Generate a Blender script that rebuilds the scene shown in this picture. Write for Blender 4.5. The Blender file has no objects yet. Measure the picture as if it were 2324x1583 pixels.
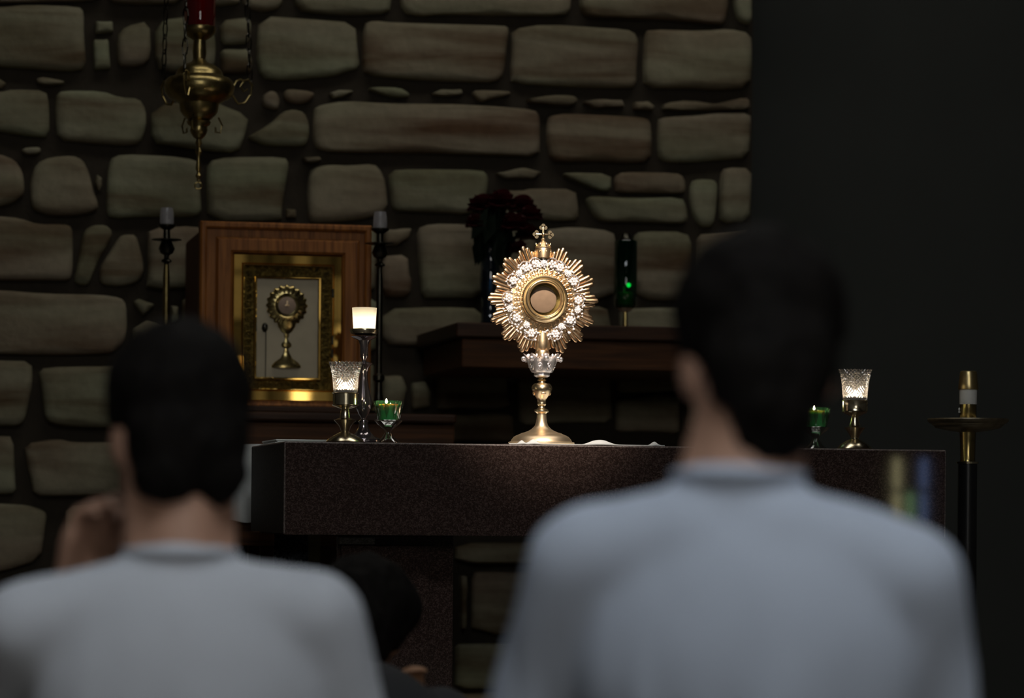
import bpy, bmesh, math, random
from mathutils import Vector, Matrix, noise
random.seed(7)
PI = math.pi
R = math.radians
SC = bpy.context.scene
COL = SC.collection

# ------------------------------------------------------------------ camera
F_PX = 6704.0                 # focal length in pixels of the 2324 x 1583 frame
PPX, PPY = 1162.0, 1150.0     # principal point (lens shifted upward)
CAM = Vector((0.0, 0.0, 0.83))
cam_rot = Matrix.Rotation(R(-12), 4, 'Z') @ Matrix.Rotation(R(90), 4, 'X') @ Matrix.Rotation(R(0.5), 4, 'Z')
cd = bpy.data.cameras.new('camera')
cd.sensor_width = 36.0
cd.lens = 36.0 * F_PX / 2324.0
cd.shift_y = (PPY - 791.5) / 2324.0
cd.dof.use_dof = True
cd.dof.focus_distance = 8.02
cd.dof.aperture_fstop = 2.9
cd.clip_end = 100
cam = bpy.data.objects.new('camera', cd)
cam.matrix_world = Matrix.Translation(CAM) @ cam_rot
COL.objects.link(cam)
SC.camera = cam
FWD = (cam_rot @ Vector((0, 0, -1, 0))).to_3d()

# ------------------------------------------------------------------ world, lights, exposure
w = bpy.data.worlds.new('world'); SC.world = w
w.use_nodes = True
w.node_tree.nodes['Background'].inputs[0].default_value = (0.55, 0.6, 0.7, 1)
w.node_tree.nodes['Background'].inputs[1].default_value = 0.02
SC.view_settings.view_transform = 'Standard'
SC.view_settings.look = 'None'
SC.view_settings.gamma = 1.0
SC.view_settings.use_curve_mapping = False
SC.view_settings.exposure = 2.2
SC.cycles.use_denoising = True
SC.cycles.sample_clamp_indirect = 3.0
SC.cycles.max_bounces = 7; SC.cycles.diffuse_bounces = 3; SC.cycles.glossy_bounces = 4; SC.cycles.transmission_bounces = 7; SC.cycles.transparent_max_bounces = 10
SC.cycles.use_adaptive_sampling = True; SC.cycles.adaptive_threshold = .02
SC.cycles.caustics_reflective = False
SC.cycles.caustics_refractive = False
WINDOW_GLOW = 2.9
NAVE_FILL, SANC_FILL = 1.75, .66  # added overhead fill panels over the nave and over the altar             # dusk daylight in the nave windows behind the camera
SPOT_W = 245.0                 # ceiling spotlight on the monstrance
FLAME = 30.0                  # candle flames

# ------------------------------------------------------------------ picture <-> place helpers
def ray(px, py):
    return (cam_rot @ Vector(((px - PPX) / F_PX, (PPY - py) / F_PX, -1, 0))).to_3d()
def on_y(px, py, y):
    d = ray(px, py); return CAM + d * (y / d.y)
def at_depth(px, py, depth):
    return CAM + ray(px, py) * depth
def mpp(p):
    return (Vector(p) - CAM).dot(FWD) / F_PX

# ------------------------------------------------------------------ materials
MATS = {}
def nodes(name):
    m = bpy.data.materials.new(name); m.use_nodes = True
    nt = m.node_tree
    return m, nt, nt.nodes['Principled BSDF'], nt.nodes['Material Output']
def mat(name, base, rough=0.5, metal=0.0, var=0.15, scale=12.0, bump=0.0, stretch=None, spec=None, dark=None, **kw):
    if name in MATS: return MATS[name]
    m, nt, b, out = nodes(name)
    tc = nt.nodes.new('ShaderNodeTexCoord'); mp = nt.nodes.new('ShaderNodeMapping')
    nt.links.new(tc.outputs['Object'], mp.inputs[0])
    if stretch: mp.inputs['Scale'].default_value = stretch
    n = nt.nodes.new('ShaderNodeTexNoise'); n.inputs['Scale'].default_value = scale; n.inputs['Detail'].default_value = 5
    nt.links.new(mp.outputs[0], n.inputs[0])
    cr = nt.nodes.new('ShaderNodeValToRGB')
    d = dark if dark else tuple(c * (1 - var) for c in base)
    cr.color_ramp.elements[0].position = 0.3; cr.color_ramp.elements[1].position = 0.7
    cr.color_ramp.elements[0].color = (*d, 1)
    cr.color_ramp.elements[1].color = (*(min(1, c * (1 + var * .5)) for c in base), 1)
    nt.links.new(n.outputs[0], cr.inputs[0]); nt.links.new(cr.outputs[0], b.inputs['Base Color'])
    b.inputs['Roughness'].default_value = rough; b.inputs['Metallic'].default_value = metal
    if spec is not None: b.inputs['Specular IOR Level'].default_value = spec
    for k, v in kw.items(): b.inputs[k].default_value = v
    if bump:
        bp = nt.nodes.new('ShaderNodeBump'); bp.inputs['Strength'].default_value = bump; bp.inputs['Distance'].default_value = 0.01
        nt.links.new(n.outputs[0], bp.inputs['Height']); nt.links.new(bp.outputs[0], b.inputs['Normal'])
    MATS[name] = m
    return m
def stone_mat(name, light, mid, brown):
    m, nt, b, out = nodes(name)
    tc = nt.nodes.new('ShaderNodeTexCoord'); oi = nt.nodes.new('ShaderNodeObjectInfo')
    off = nt.nodes.new('ShaderNodeVectorMath'); off.operation = 'MULTIPLY_ADD'
    cmb = nt.nodes.new('ShaderNodeCombineXYZ')
    mul = nt.nodes.new('ShaderNodeMath'); mul.operation = 'MULTIPLY'; mul.inputs[1].default_value = 37.0
    nt.links.new(oi.outputs['Random'], mul.inputs[0])
    for i in range(3): nt.links.new(mul.outputs[0], cmb.inputs[i])
    off.inputs[1].default_value = (1.5, 1.5, 11.0)
    nt.links.new(tc.outputs['Object'], off.inputs[0]); nt.links.new(cmb.outputs[0], off.inputs[2])
    n = nt.nodes.new('ShaderNodeTexNoise'); n.inputs['Scale'].default_value = 1.0; n.inputs['Detail'].default_value = 4; n.inputs['Distortion'].default_value = .4
    nt.links.new(off.outputs[0], n.inputs[0])
    cr = nt.nodes.new('ShaderNodeValToRGB'); e = cr.color_ramp.elements
    e[0].position = .30; e[0].color = (*brown, 1); e[1].position = .62; e[1].color = (*light, 1)
    x = e.new(.45); x.color = (*mid, 1)
    nt.links.new(n.outputs[0], cr.inputs[0])
    n2 = nt.nodes.new('ShaderNodeTexNoise'); n2.inputs['Scale'].default_value = 30; n2.inputs['Detail'].default_value = 6
    nt.links.new(tc.outputs['Object'], n2.inputs[0])
    mx = nt.nodes.new('ShaderNodeMixRGB'); mx.blend_type = 'MULTIPLY'; mx.inputs[0].default_value = .35
    nt.links.new(cr.outputs[0], mx.inputs[1]); nt.links.new(n2.outputs[0], mx.inputs[2])
    n3 = nt.nodes.new('ShaderNodeTexNoise'); n3.inputs['Scale'].default_value = .35; n3.inputs['Detail'].default_value = 3
    nt.links.new(off.outputs[0], n3.inputs[0])
    tint = nt.nodes.new('ShaderNodeValToRGB'); te = tint.color_ramp.elements
    te[0].position = .38; te[0].color = (1.0, .90, .83, 1); te[1].position = .62; te[1].color = (.96, 1.0, .86, 1)
    nt.links.new(n3.outputs[0], tint.inputs[0])
    mt = nt.nodes.new('ShaderNodeMixRGB'); mt.blend_type = 'MULTIPLY'; mt.inputs[0].default_value = 1.0
    nt.links.new(mx.outputs[0], mt.inputs[1]); nt.links.new(tint.outputs[0], mt.inputs[2])
    nt.links.new(mt.outputs[0], b.inputs['Base Color'])
    bp = nt.nodes.new('ShaderNodeBump'); bp.inputs['Strength'].default_value = .5; bp.inputs['Distance'].default_value = .008
    nt.links.new(n2.outputs[0], bp.inputs['Height']); nt.links.new(bp.outputs[0], b.inputs['Normal'])
    b.inputs['Roughness'].default_value = .9; b.inputs['Specular IOR Level'].default_value = .15
    MATS[name] = m; return m
def emit(name, col, strength, var=0.1):
    m, nt, b, out = nodes(name)
    nt.nodes.remove(b)
    e = nt.nodes.new('ShaderNodeEmission')
    tc = nt.nodes.new('ShaderNodeTexCoord'); n = nt.nodes.new('ShaderNodeTexNoise'); n.inputs['Scale'].default_value = 2.0
    nt.links.new(tc.outputs['Object'], n.inputs[0])
    cr = nt.nodes.new('ShaderNodeValToRGB')
    cr.color_ramp.elements[0].color = (*(c * (1 - var) for c in col), 1); cr.color_ramp.elements[1].color = (*col, 1)
    nt.links.new(n.outputs[0], cr.inputs[0]); nt.links.new(cr.outputs[0], e.inputs[0])
    e.inputs[1].default_value = strength
    nt.links.new(e.outputs[0], out.inputs[0]); MATS[name] = m; return m
def thin_glass(name, tint, gloss=.12, haze=0.0, haze_col=(1, 1, 1), rough=.03):
    """thin pane: tinted see-through, a mirror-like sheen, some haze that glows when lit from the other side"""
    m, nt, b, out = nodes(name); nt.nodes.remove(b)
    t = nt.nodes.new('ShaderNodeBsdfTransparent'); t.inputs[0].default_value = (*tint, 1)
    g = nt.nodes.new('ShaderNodeBsdfGlossy'); g.inputs['Roughness'].default_value = rough
    lw = nt.nodes.new('ShaderNodeLayerWeight'); lw.inputs[0].default_value = gloss + .25
    mul = nt.nodes.new('ShaderNodeMath'); mul.operation = 'MULTIPLY_ADD'; mul.inputs[1].default_value = .7; mul.inputs[2].default_value = gloss * .5
    nt.links.new(lw.outputs['Facing'], mul.inputs[0])
    mx = nt.nodes.new('ShaderNodeMixShader'); nt.links.new(mul.outputs[0], mx.inputs[0])
    nt.links.new(t.outputs[0], mx.inputs[1]); nt.links.new(g.outputs[0], mx.inputs[2])
    last = mx
    if haze:
        tl = nt.nodes.new('ShaderNodeBsdfTranslucent'); tl.inputs[0].default_value = (*haze_col, 1)
        df = nt.nodes.new('ShaderNodeBsdfDiffuse'); df.inputs[0].default_value = (*haze_col, 1)
        m0 = nt.nodes.new('ShaderNodeMixShader'); m0.inputs[0].default_value = .35
        nt.links.new(tl.outputs[0], m0.inputs[1]); nt.links.new(df.outputs[0], m0.inputs[2])
        m2 = nt.nodes.new('ShaderNodeMixShader'); m2.inputs[0].default_value = haze
        nt.links.new(mx.outputs[0], m2.inputs[1]); nt.links.new(m0.outputs[0], m2.inputs[2]); last = m2
    nt.links.new(last.outputs[0], out.inputs[0]); MATS[name] = m; return m
def granite(name, a, b_, c, rough):
    m, nt, b, out = nodes(name)
    tc = nt.nodes.new('ShaderNodeTexCoord')
    v = nt.nodes.new('ShaderNodeTexVoronoi'); v.inputs['Scale'].default_value = 330
    n = nt.nodes.new('ShaderNodeTexNoise'); n.inputs['Scale'].default_value = 120; n.inputs['Detail'].default_value = 4
    nt.links.new(tc.outputs['Object'], v.inputs[0]); nt.links.new(tc.outputs['Object'], n.inputs[0])
    ad = nt.nodes.new('ShaderNodeMath'); ad.operation = 'MULTIPLY'
    sp = nt.nodes.new('ShaderNodeSeparateColor'); nt.links.new(v.outputs['Color'], sp.inputs[0])
    nt.links.new(sp.outputs[0], ad.inputs[0]); nt.links.new(n.outputs[0], ad.inputs[1])
    cr = nt.nodes.new('ShaderNodeValToRGB'); e = cr.color_ramp.elements
    e[0].position = .12; e[0].color = (*a, 1); e[1].position = .5; e[1].color = (*c, 1); k = e.new(.3); k.color = (*b_, 1)
    nt.links.new(ad.outputs[0], cr.inputs[0]); nt.links.new(cr.outputs[0], b.inputs['Base Color'])
    b.inputs['Roughness'].default_value = rough; b.inputs['Specular IOR Level'].default_value = .5
    MATS[name] = m; return m
def wood(name, a, b_, rough=.35, axis=2):
    m, nt, b, out = nodes(name)
    tc = nt.nodes.new('ShaderNodeTexCoord'); mp = nt.nodes.new('ShaderNodeMapping')
    s = [28, 28, 28]; s[axis] = 1.6; mp.inputs['Scale'].default_value = s
    nt.links.new(tc.outputs['Object'], mp.inputs[0])
    n = nt.nodes.new('ShaderNodeTexNoise'); n.inputs['Scale'].default_value = 2.2; n.inputs['Detail'].default_value = 7; n.inputs['Distortion'].default_value = .6
    nt.links.new(mp.outputs[0], n.inputs[0])
    cr = nt.nodes.new('ShaderNodeValToRGB'); cr.color_ramp.elements[0].position = .35; cr.color_ramp.elements[1].position = .65
    cr.color_ramp.elements[0].color = (*a, 1); cr.color_ramp.elements[1].color = (*b_, 1)
    nt.links.new(n.outputs[0], cr.inputs[0]); nt.links.new(cr.outputs[0], b.inputs['Base Color'])
    b.inputs['Roughness'].default_value = rough; b.inputs['Specular IOR Level'].default_value = .22
    MATS[name] = m; return m

STONES = [stone_mat('ledge_stone_grey', (.315, .295, .225), (.22, .19, .137), (.115, .078, .046)),
          stone_mat('ledge_stone_green', (.305, .305, .225), (.22, .205, .143), (.13, .097, .06)),
          stone_mat('ledge_stone_tan', (.32, .283, .215), (.22, .177, .128), (.12, .075, .044))]
mat('mortar', (.028, .020, .011), .95, bump=.4, scale=40)
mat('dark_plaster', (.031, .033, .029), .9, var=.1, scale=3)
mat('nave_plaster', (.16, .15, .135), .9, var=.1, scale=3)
mat('floor_tile', (.10, .085, .07), .6, var=.2, scale=4)
mat('ceiling_wood', (.08, .06, .045), .8, stretch=(1, 12, 1), scale=3)
granite('altar_granite', (.034, .021, .0175), (.058, .036, .030), (.10, .067, .056), .035)
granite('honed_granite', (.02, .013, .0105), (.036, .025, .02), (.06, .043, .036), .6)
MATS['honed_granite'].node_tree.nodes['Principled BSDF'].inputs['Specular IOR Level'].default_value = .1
granite('black_marble', (.006, .006, .006), (.010, .010, .011), (.12, .12, .12), .12)
granite('pale_marble', (.13, .13, .12), (.2, .2, .19), (.3, .3, .29), .3)
granite('pale_arris', (.10, .075, .065), (.16, .125, .11), (.25, .2, .18), .45)
wood('oak_wood', (.15, .048, .009), (.34, .125, .026), .5, 2)
wood('oak_wood_level', (.055, .020, .006), (.12, .045, .013), .55, 0)
wood('dark_wood', (.022, .009, .004), (.05, .020, .008), .5, 0)
wood('side_wood', (.07, .018, .008), (.10, .03, .012), .6, 2)
mat('polished_brass', (.80, .55, .18), .025, 1.0, var=.12, scale=30)
mat('satin_brass', (.72, .56, .27), .32, 1.0, var=.1, scale=40)
mat('lamp_brass', (.30, .225, .09), .3, 1.0, var=.3, scale=40, bump=.15)
mat('old_brass', (.42, .32, .13), .22, 1.0, var=.3, scale=40)
mat('relief_brass', (.16, .11, .03), .45, 1.0, var=.6, scale=90, bump=.9)
mat('dark_bronze', (.05, .045, .035), .3, 1.0, var=.3, scale=40)
mat('gold', (1.0, .77, .48), .26, 1.0, var=.1, scale=60)
mat('ray_gold', (.84, .58, .35), .26, 1.0, var=.25, scale=120)
mat('satin_gold', (1.0, .78, .53), .40, 1.0, var=.06, scale=60)
mat('silver', (.95, .90, .90), .4, 1.0, var=.1, scale=80)
mat('pearl', (.97, .92, .90), .3, 0.15, var=.06, scale=80)
mat('filigree_gold', (.97, .70, .42), .36, 1.0, var=.15, scale=120)
mat('host_bread', (.36, .25, .18), .8, var=.12, scale=60)
mat('ivory_panel', (.43, .36, .24), .55, var=.06, scale=20)
mat('dull_brass', (.20, .15, .06), .4, 1.0, var=.3, scale=40)
mat('pan_brass', (.45, .38, .26), .4, 1.0, var=.3, scale=40)
mat('brass_holder', (.78, .68, .48), .2, 1.0, var=.1, scale=50)
mat('smoked_base', (.30, .26, .27), .12, 0.85, var=.15, scale=40)
mat('black_pole', (.012, .012, .012), .25, 0.0, var=.2, scale=20)
mat('candle_wax', (.78, .76, .70), .5, var=.05, scale=30)
mat('red_petal', (.085, .004, .007), .6, var=.4, scale=40)
mat('dark_leaf', (.006, .012, .006), .7, spec=.1, var=.4, scale=40)
mat('white_linen', (.80, .82, .80), .85, var=.04, scale=60)
mat('shirt_grey', (.56, .585, .635), .9, var=.05, scale=5, spec=.1)
mat('shirt_blue', (.52, .58, .69), .9, var=.05, scale=5, spec=.1)
mat('shirt_dark', (.03, .03, .032), .9, var=.1, scale=6)
mat('trousers_dark', (.03, .033, .045), .9, var=.15, scale=20)
mat('shoe_dark', (.02, .018, .016), .5, var=.2, scale=20)
mat('skin', (.50, .29, .20), .55, var=.10, scale=14, dark=(.43, .24, .165))
mat('skin_far', (.42, .22, .12), .55, var=.12, scale=14)
mat('hair', (.006, .0045, .0035), .75, spec=.12, var=.5, scale=60, stretch=(3, 3, .5), bump=.5)
thin_glass('clear_glass', (.93, .93, .92), .14)
thin_glass('pane_glass', (.97, .96, .93), .02)
thin_glass('green_glass', (.42, .80, .50), .14, .06, (.2, .7, .32))
thin_glass('deep_green_glass', (.01, .20, .06), .06, .10, (.005, .09, .03))
thin_glass('red_glass', (.30, .01, .012), .10, .45, (.30, .012, .014))
thin_glass('blue_glass', (.10, .22, .34), .16, .15, (.05, .10, .16))
thin_glass('frosted_glass', (.9, .9, .9), .05, .88, (.93, .92, .88), .3)
thin_glass('cut_glass', (.90, .88, .92), .26, .10, (.90, .86, .92), .05)
def crystal(name):
    m, nt, b, out = nodes(name)
    b.inputs['Base Color'].default_value = (.97, .95, .98, 1); b.inputs['Roughness'].default_value = .02
    b.inputs['Transmission Weight'].default_value = 1.0; b.inputs['IOR'].default_value = 1.5
    tl = nt.nodes.new('ShaderNodeBsdfTranslucent'); tl.inputs[0].default_value = (.92, .88, .94, 1)
    tr = nt.nodes.new('ShaderNodeBsdfTransparent')
    m1 = nt.nodes.new('ShaderNodeMixShader'); m1.inputs[0].default_value = .14
    nt.links.new(b.outputs[0], m1.inputs[1]); nt.links.new(tl.outputs[0], m1.inputs[2])
    m2 = nt.nodes.new('ShaderNodeMixShader'); m2.inputs[0].default_value = .15
    nt.links.new(m1.outputs[0], m2.inputs[1]); nt.links.new(tr.outputs[0], m2.inputs[2])
    nt.links.new(m2.outputs[0], out.inputs[0]); MATS[name] = m
crystal('crystal_glass')
thin_glass('milky_glass', (.75, .75, .75), .1, .6, (.62, .60, .62), .2)
mat('green_wax', (.50, .85, .55), .5, var=.05, scale=30, **{'Subsurface Weight': .8, 'Subsurface Scale': .03})
emit('flame', (1.0, .80, .50), FLAME, .05)
emit('green_flame', (.05, 1.0, .25), 1.0, .05)
emit('nave_fill_pane', (.90, .96, 1.0), NAVE_FILL, .2)  # glow of the added overhead panels, here and below
emit('sanctuary_fill_pane', (1.0, .98, .90), SANC_FILL, .2)
emit('window_pane', (1.0, .975, .92), WINDOW_GLOW, .35)
for nm, c, s in (('glass_yellow', (.95, .85, .45), .75), ('glass_green', (.40, .75, .35), .62), ('glass_blue', (.28, .42, .85), .5), ('glass_white', (.8, .9, .85), .7), ('glass_amber', (.9, .45, .12), .3)):
    emit('stained_' + nm, c, s * 1.5, .3)
for i_, s_ in enumerate((.008, .03, .12, .75)):
    emit('amber_pane_%d' % i_, (1.0, .88, .62), s_, .3)
mat('window_lead', (.03, .03, .03), .5, .6)
M = MATS

# ------------------------------------------------------------------ mesh helpers
class MB:
    def __init__(s): s.v = []; s.f = []
    def add(s, vs, fs):
        o = len(s.v); s.v += [tuple(v) for v in vs]; s.f += [tuple(i + o for i in f) for f in fs]; return s
    def box(s, a, b, bev=0.0):
        (x0, y0, z0), (x1, y1, z1) = a, b
        if bev <= 0:
            vs = [(x, y, z) for z in (z0, z1) for y in (y0, y1) for x in (x0, x1)]
            return s.add(vs, [(0, 2, 3, 1), (4, 5, 7, 6), (0, 1, 5, 4), (2, 6, 7, 3), (0, 4, 6, 2), (1, 3, 7, 5)])
        bm = bmesh.new(); bmesh.ops.create_cube(bm, size=1)
        for v in bm.verts:
            v.co = ((x0 + x1) / 2 + v.co.x * (x1 - x0), (y0 + y1) / 2 + v.co.y * (y1 - y0), (z0 + z1) / 2 + v.co.z * (z1 - z0))
        bmesh.ops.bevel(bm, geom=bm.edges[:] + bm.verts[:], offset=bev, segments=2, profile=.5, affect='EDGES')
        return s.bm(bm)
    def bm(s, bm):
        bm.verts.index_update()
        s.add([v.co[:] for v in bm.verts], [[v.index for v in f.verts] for f in bm.faces]); bm.free(); return s
    def lathe(s, prof, seg=40, c=(0, 0, 0), axis='Z', rfun=None, cap=True):
        """prof: (radius, height) rows, turned about the vertical (or the y) axis"""
        vs = []; fs = []; n = len(prof)
        for i, (r, h) in enumerate(prof):
            for k in range(seg):
                a = 2 * PI * k / seg
                rr, hh = (r, h) if rfun is None else rfun(i, k, a, r, h)
                p = (rr * math.cos(a), rr * math.sin(a), hh) if axis == 'Z' else (rr * math.cos(a), hh, rr * math.sin(a))
                vs.append((c[0] + p[0], c[1] + p[1], c[2] + p[2]))
        for i in range(n - 1):
            for k in range(seg):
                k2 = (k + 1) % seg
                fs.append((i * seg + k, i * seg + k2, (i + 1) * seg + k2, (i + 1) * seg + k))
        if cap:
            if prof[0][0] > 1e-6: fs.append(tuple(range(seg))[::-1])
            if prof[-1][0] > 1e-6: fs.append(tuple((n - 1) * seg + k for k in range(seg)))
        return s.add(vs, fs)
    def tube(s, pts, r, seg=8, closed=False):
        pts = [Vector(p) for p in pts]; n = len(pts); vs = []; fs = []
        rs = r if isinstance(r, (list, tuple)) else [r] * n
        up = Vector((0.13, .31, .94)).normalized()
        for i, p in enumerate(pts):
            if closed: t = pts[(i + 1) % n] - pts[i - 1]
            else: t = pts[min(i + 1, n - 1)] - pts[max(i - 1, 0)]
            t.normalize()
            u = t.cross(up)
            if u.length < .1: u = t.cross(Vector((1, 0, 0)))
            u.normalize(); v = t.cross(u)
            for k in range(seg):
                a = 2 * PI * k / seg
                vs.append(p + (u * math.cos(a) + v * math.sin(a)) * rs[i])
        for i in range(n if closed else n - 1):
            j = (i + 1) % n
            for k in range(seg):
                k2 = (k + 1) % seg
                fs.append((i * seg + k, i * seg + k2, j * seg + k2, j * seg + k))
        if not closed:
            fs.append(tuple(range(seg))[::-1]); fs.append(tuple((n - 1) * seg + k for k in range(seg)))
        return s.add(vs, fs)
    def ball(s, c, r, sub=1, sc=(1, 1, 1), rot=None):
        bm = bmesh.new(); bmesh.ops.create_icosphere(bm, subdivisions=sub, radius=1)
        for v in bm.verts:
            p = Vector((v.co.x * r * sc[0], v.co.y * r * sc[1], v.co.z * r * sc[2]))
            if rot: p = rot @ p
            v.co = p + Vector(c)
        return s.bm(bm)
    def torus(s, c, Rm, r, seg=24, rseg=8, axis='Y', sx=1.0):
        pts = []
        for k in range(seg):
            a = 2 * PI * k / seg
            x, y = Rm * math.cos(a) * sx, Rm * math.sin(a)
            pts.append(Vector(c) + (Vector((x, 0, y)) if axis == 'Y' else Vector((x, y, 0)) if axis == 'Z' else Vector((0, x, y))))
        return s.tube(pts, r, rseg, True)
    def prism(s, poly, y0, y1):
        """poly of (x, z), thick along y"""
        n = len(poly)
        vs = [(x, y0, z) for x, z in poly] + [(x, y1, z) for x, z in poly]
        fs = [tuple(range(n)), tuple(range(2 * n - 1, n - 1, -1))] + [(i, n + i, n + (i + 1) % n, (i + 1) % n) for i in range(n)]
        return s.add(vs, fs)
    def mesh(s, name, m, smooth=True):
        me = bpy.data.meshes.new(name); me.from_pydata(s.v, [], s.f); me.update()
        bm = bmesh.new(); bm.from_mesh(me); bmesh.ops.recalc_face_normals(bm, faces=bm.faces); bm.to_mesh(me); bm.free()
        me.materials.append(M[m] if isinstance(m, str) else m)
        if smooth is False: pass
        else:
            me.polygons.foreach_set('use_smooth', [True] * len(me.polygons))
            me.set_sharp_from_angle(angle=R(smooth if smooth is not True and isinstance(smooth, (int, float)) else 38))
        return me
    def obj(s, name, m, parent=None, smooth=True, loc=None):
        return link(name, s.mesh(name, m, smooth), parent, loc)
def link(name, me, parent=None, loc=None):
    o = bpy.data.objects.new(name, me); COL.objects.link(o)
    if parent: o.parent = parent
    if loc is not None: o.location = loc
    return o
def tag(o, label=None, cat=None, group=None, kind=None):
    if label: o['label'] = label
    if cat: o['category'] = cat
    if group: o['group'] = group
    if kind: o['kind'] = kind
    return o
def thing(name, label, cat, loc, group=None, rz=0):
    o = bpy.data.objects.new(name, None); COL.objects.link(o); o.empty_display_size = .05
    o.location = loc; o.rotation_euler = (0, 0, rz)
    return tag(o, label, cat, group)
def flame_obj(parent, c, h, r, m='flame'):
    prof = [(0.0, -.02), (.55, .05), (.95, .22), (1, .35), (.75, .6), (.35, .85), (0.02, 1.0)]
    MB().lathe([(max(a, .02) * r, b * h) for a, b in prof], 10, c).obj('flame', m, parent)

# ================================================================== the room
YA = 7.825        # altar front
YW = 10.30        # stone wall face
ZT = 1.0          # altar top
NAVE = -0.17      # nave floor, one step below the sanctuary floor (z = 0)
CEIL = 5.2
XL, XR, YB = -4.2, 9.0, -6.0
def struct(name, mb, m, smooth=False):
    o = mb.obj(name, m, None, smooth); o['kind'] = 'structure'; return o
struct('floor', MB().box((XL, YB, NAVE - .2), (XR, 6.2, NAVE)).box((XL, 6.2, NAVE - .2), (XR, 12.2, 0)), 'floor_tile')
struct('ceiling', MB().box((XL, YB, CEIL), (XR, 12.2, CEIL + .2)), 'ceiling_wood')
struct('wall_left', MB().box((XL - .2, YB, NAVE - .2), (XL, 12.2, CEIL)), 'nave_plaster')
struct('wall_right', MB().box((XR, YB, NAVE - .2), (XR + .2, 12.2, CEIL)), 'nave_plaster')
struct('wall_rear', MB().box((XL, YB - .2, NAVE - .2), (XR, YB, CEIL)), 'nave_plaster')
x_edge = on_y(1707, 250, YW).x
struct('wall_front_plain', MB().box((x_edge - .3, YW + .34, 0), (XR, 12.2, CEIL)), 'dark_plaster')

# -- windows in the rear wall (daylight); the altar and the brass mirror them
def window(n, x0, x1, z0, z1, nx, nz, pane_mats, lead=.05):
    w_ = struct('window_%d' % n, MB().box((x0 - .08, YB, z0 - .08), (x1 + .08, YB + .02, z1 + .08)), 'window_lead')
    fr = MB()
    for i in range(nx + 1):
        x = x0 + (x1 - x0) * i / nx; fr.box((x - lead / 2, YB + .02, z0 - lead / 2), (x + lead / 2, YB + .07, z1 + lead / 2))
    for j in range(nz + 1):
        z = z0 + (z1 - z0) * j / nz; fr.box((x0, YB + .02, z - lead / 2), (x1, YB + .066, z + lead / 2))
    fr.obj('window_frame', 'window_lead', w_, False)
    k = 0
    for j in range(nz):
        for i in range(nx):
            xa, xb = x0 + (x1 - x0) * i / nx, x0 + (x1 - x0) * (i + 1) / nx
            za, zb = z0 + (z1 - z0) * j / nz, z0 + (z1 - z0) * (j + 1) / nz
            MB().box((xa + lead / 2, YB + .021, za + lead / 2), (xb - lead / 2, YB + .03, zb - lead / 2)).obj('pane', pane_mats[k % len(pane_mats)], w_, False)
            k += 1
window(1, -.9, 1.5, 2.7, 4.4, 4, 3, ['window_pane'], .10)
random.seed(4)
window(2, 2.80, 3.90, 1.55, 3.2, 6, 4, ['amber_pane_%d' % random.choice((0, 0, 1, 1, 2, 3)) for _ in range(24)], .04)
Y_, G_, B_, W_, A_ = ['stained_glass_' + c for c in ('yellow', 'green', 'blue', 'white', 'amber')]; D_ = 'amber_pane_0'
window(3, 7.56, 7.885, .45, 1.25, 3, 3, [W_, A_, D_, Y_, G_, B_, Y_, D_, B_], .03)

# added ceiling light panels, out of view, for top light on shoulders and wall
def ceiling_fill(n, x, y, nx, ny, sx, sy, m):
    sk = struct('window_%d' % n, MB().box((x - .08, y - .08, CEIL - .03), (x + nx * sx + .04, y + ny * sy + .04, CEIL - .001)), 'window_lead')  # numbered with the windows, but an added fill light
    for i in range(nx):
        for j in range(ny): MB().box((x + i * sx, y + j * sy, CEIL - .045), (x + (i + 1) * sx - .04, y + (j + 1) * sy - .04, CEIL - .032)).obj('pane', m, sk, False)
ceiling_fill(4, -.8, .4, 3, 2, .96, .8, 'nave_fill_pane')
ceiling_fill(5, .1, 7.9, 4, 1, 1.0, .95, 'sanctuary_fill_pane')

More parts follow.
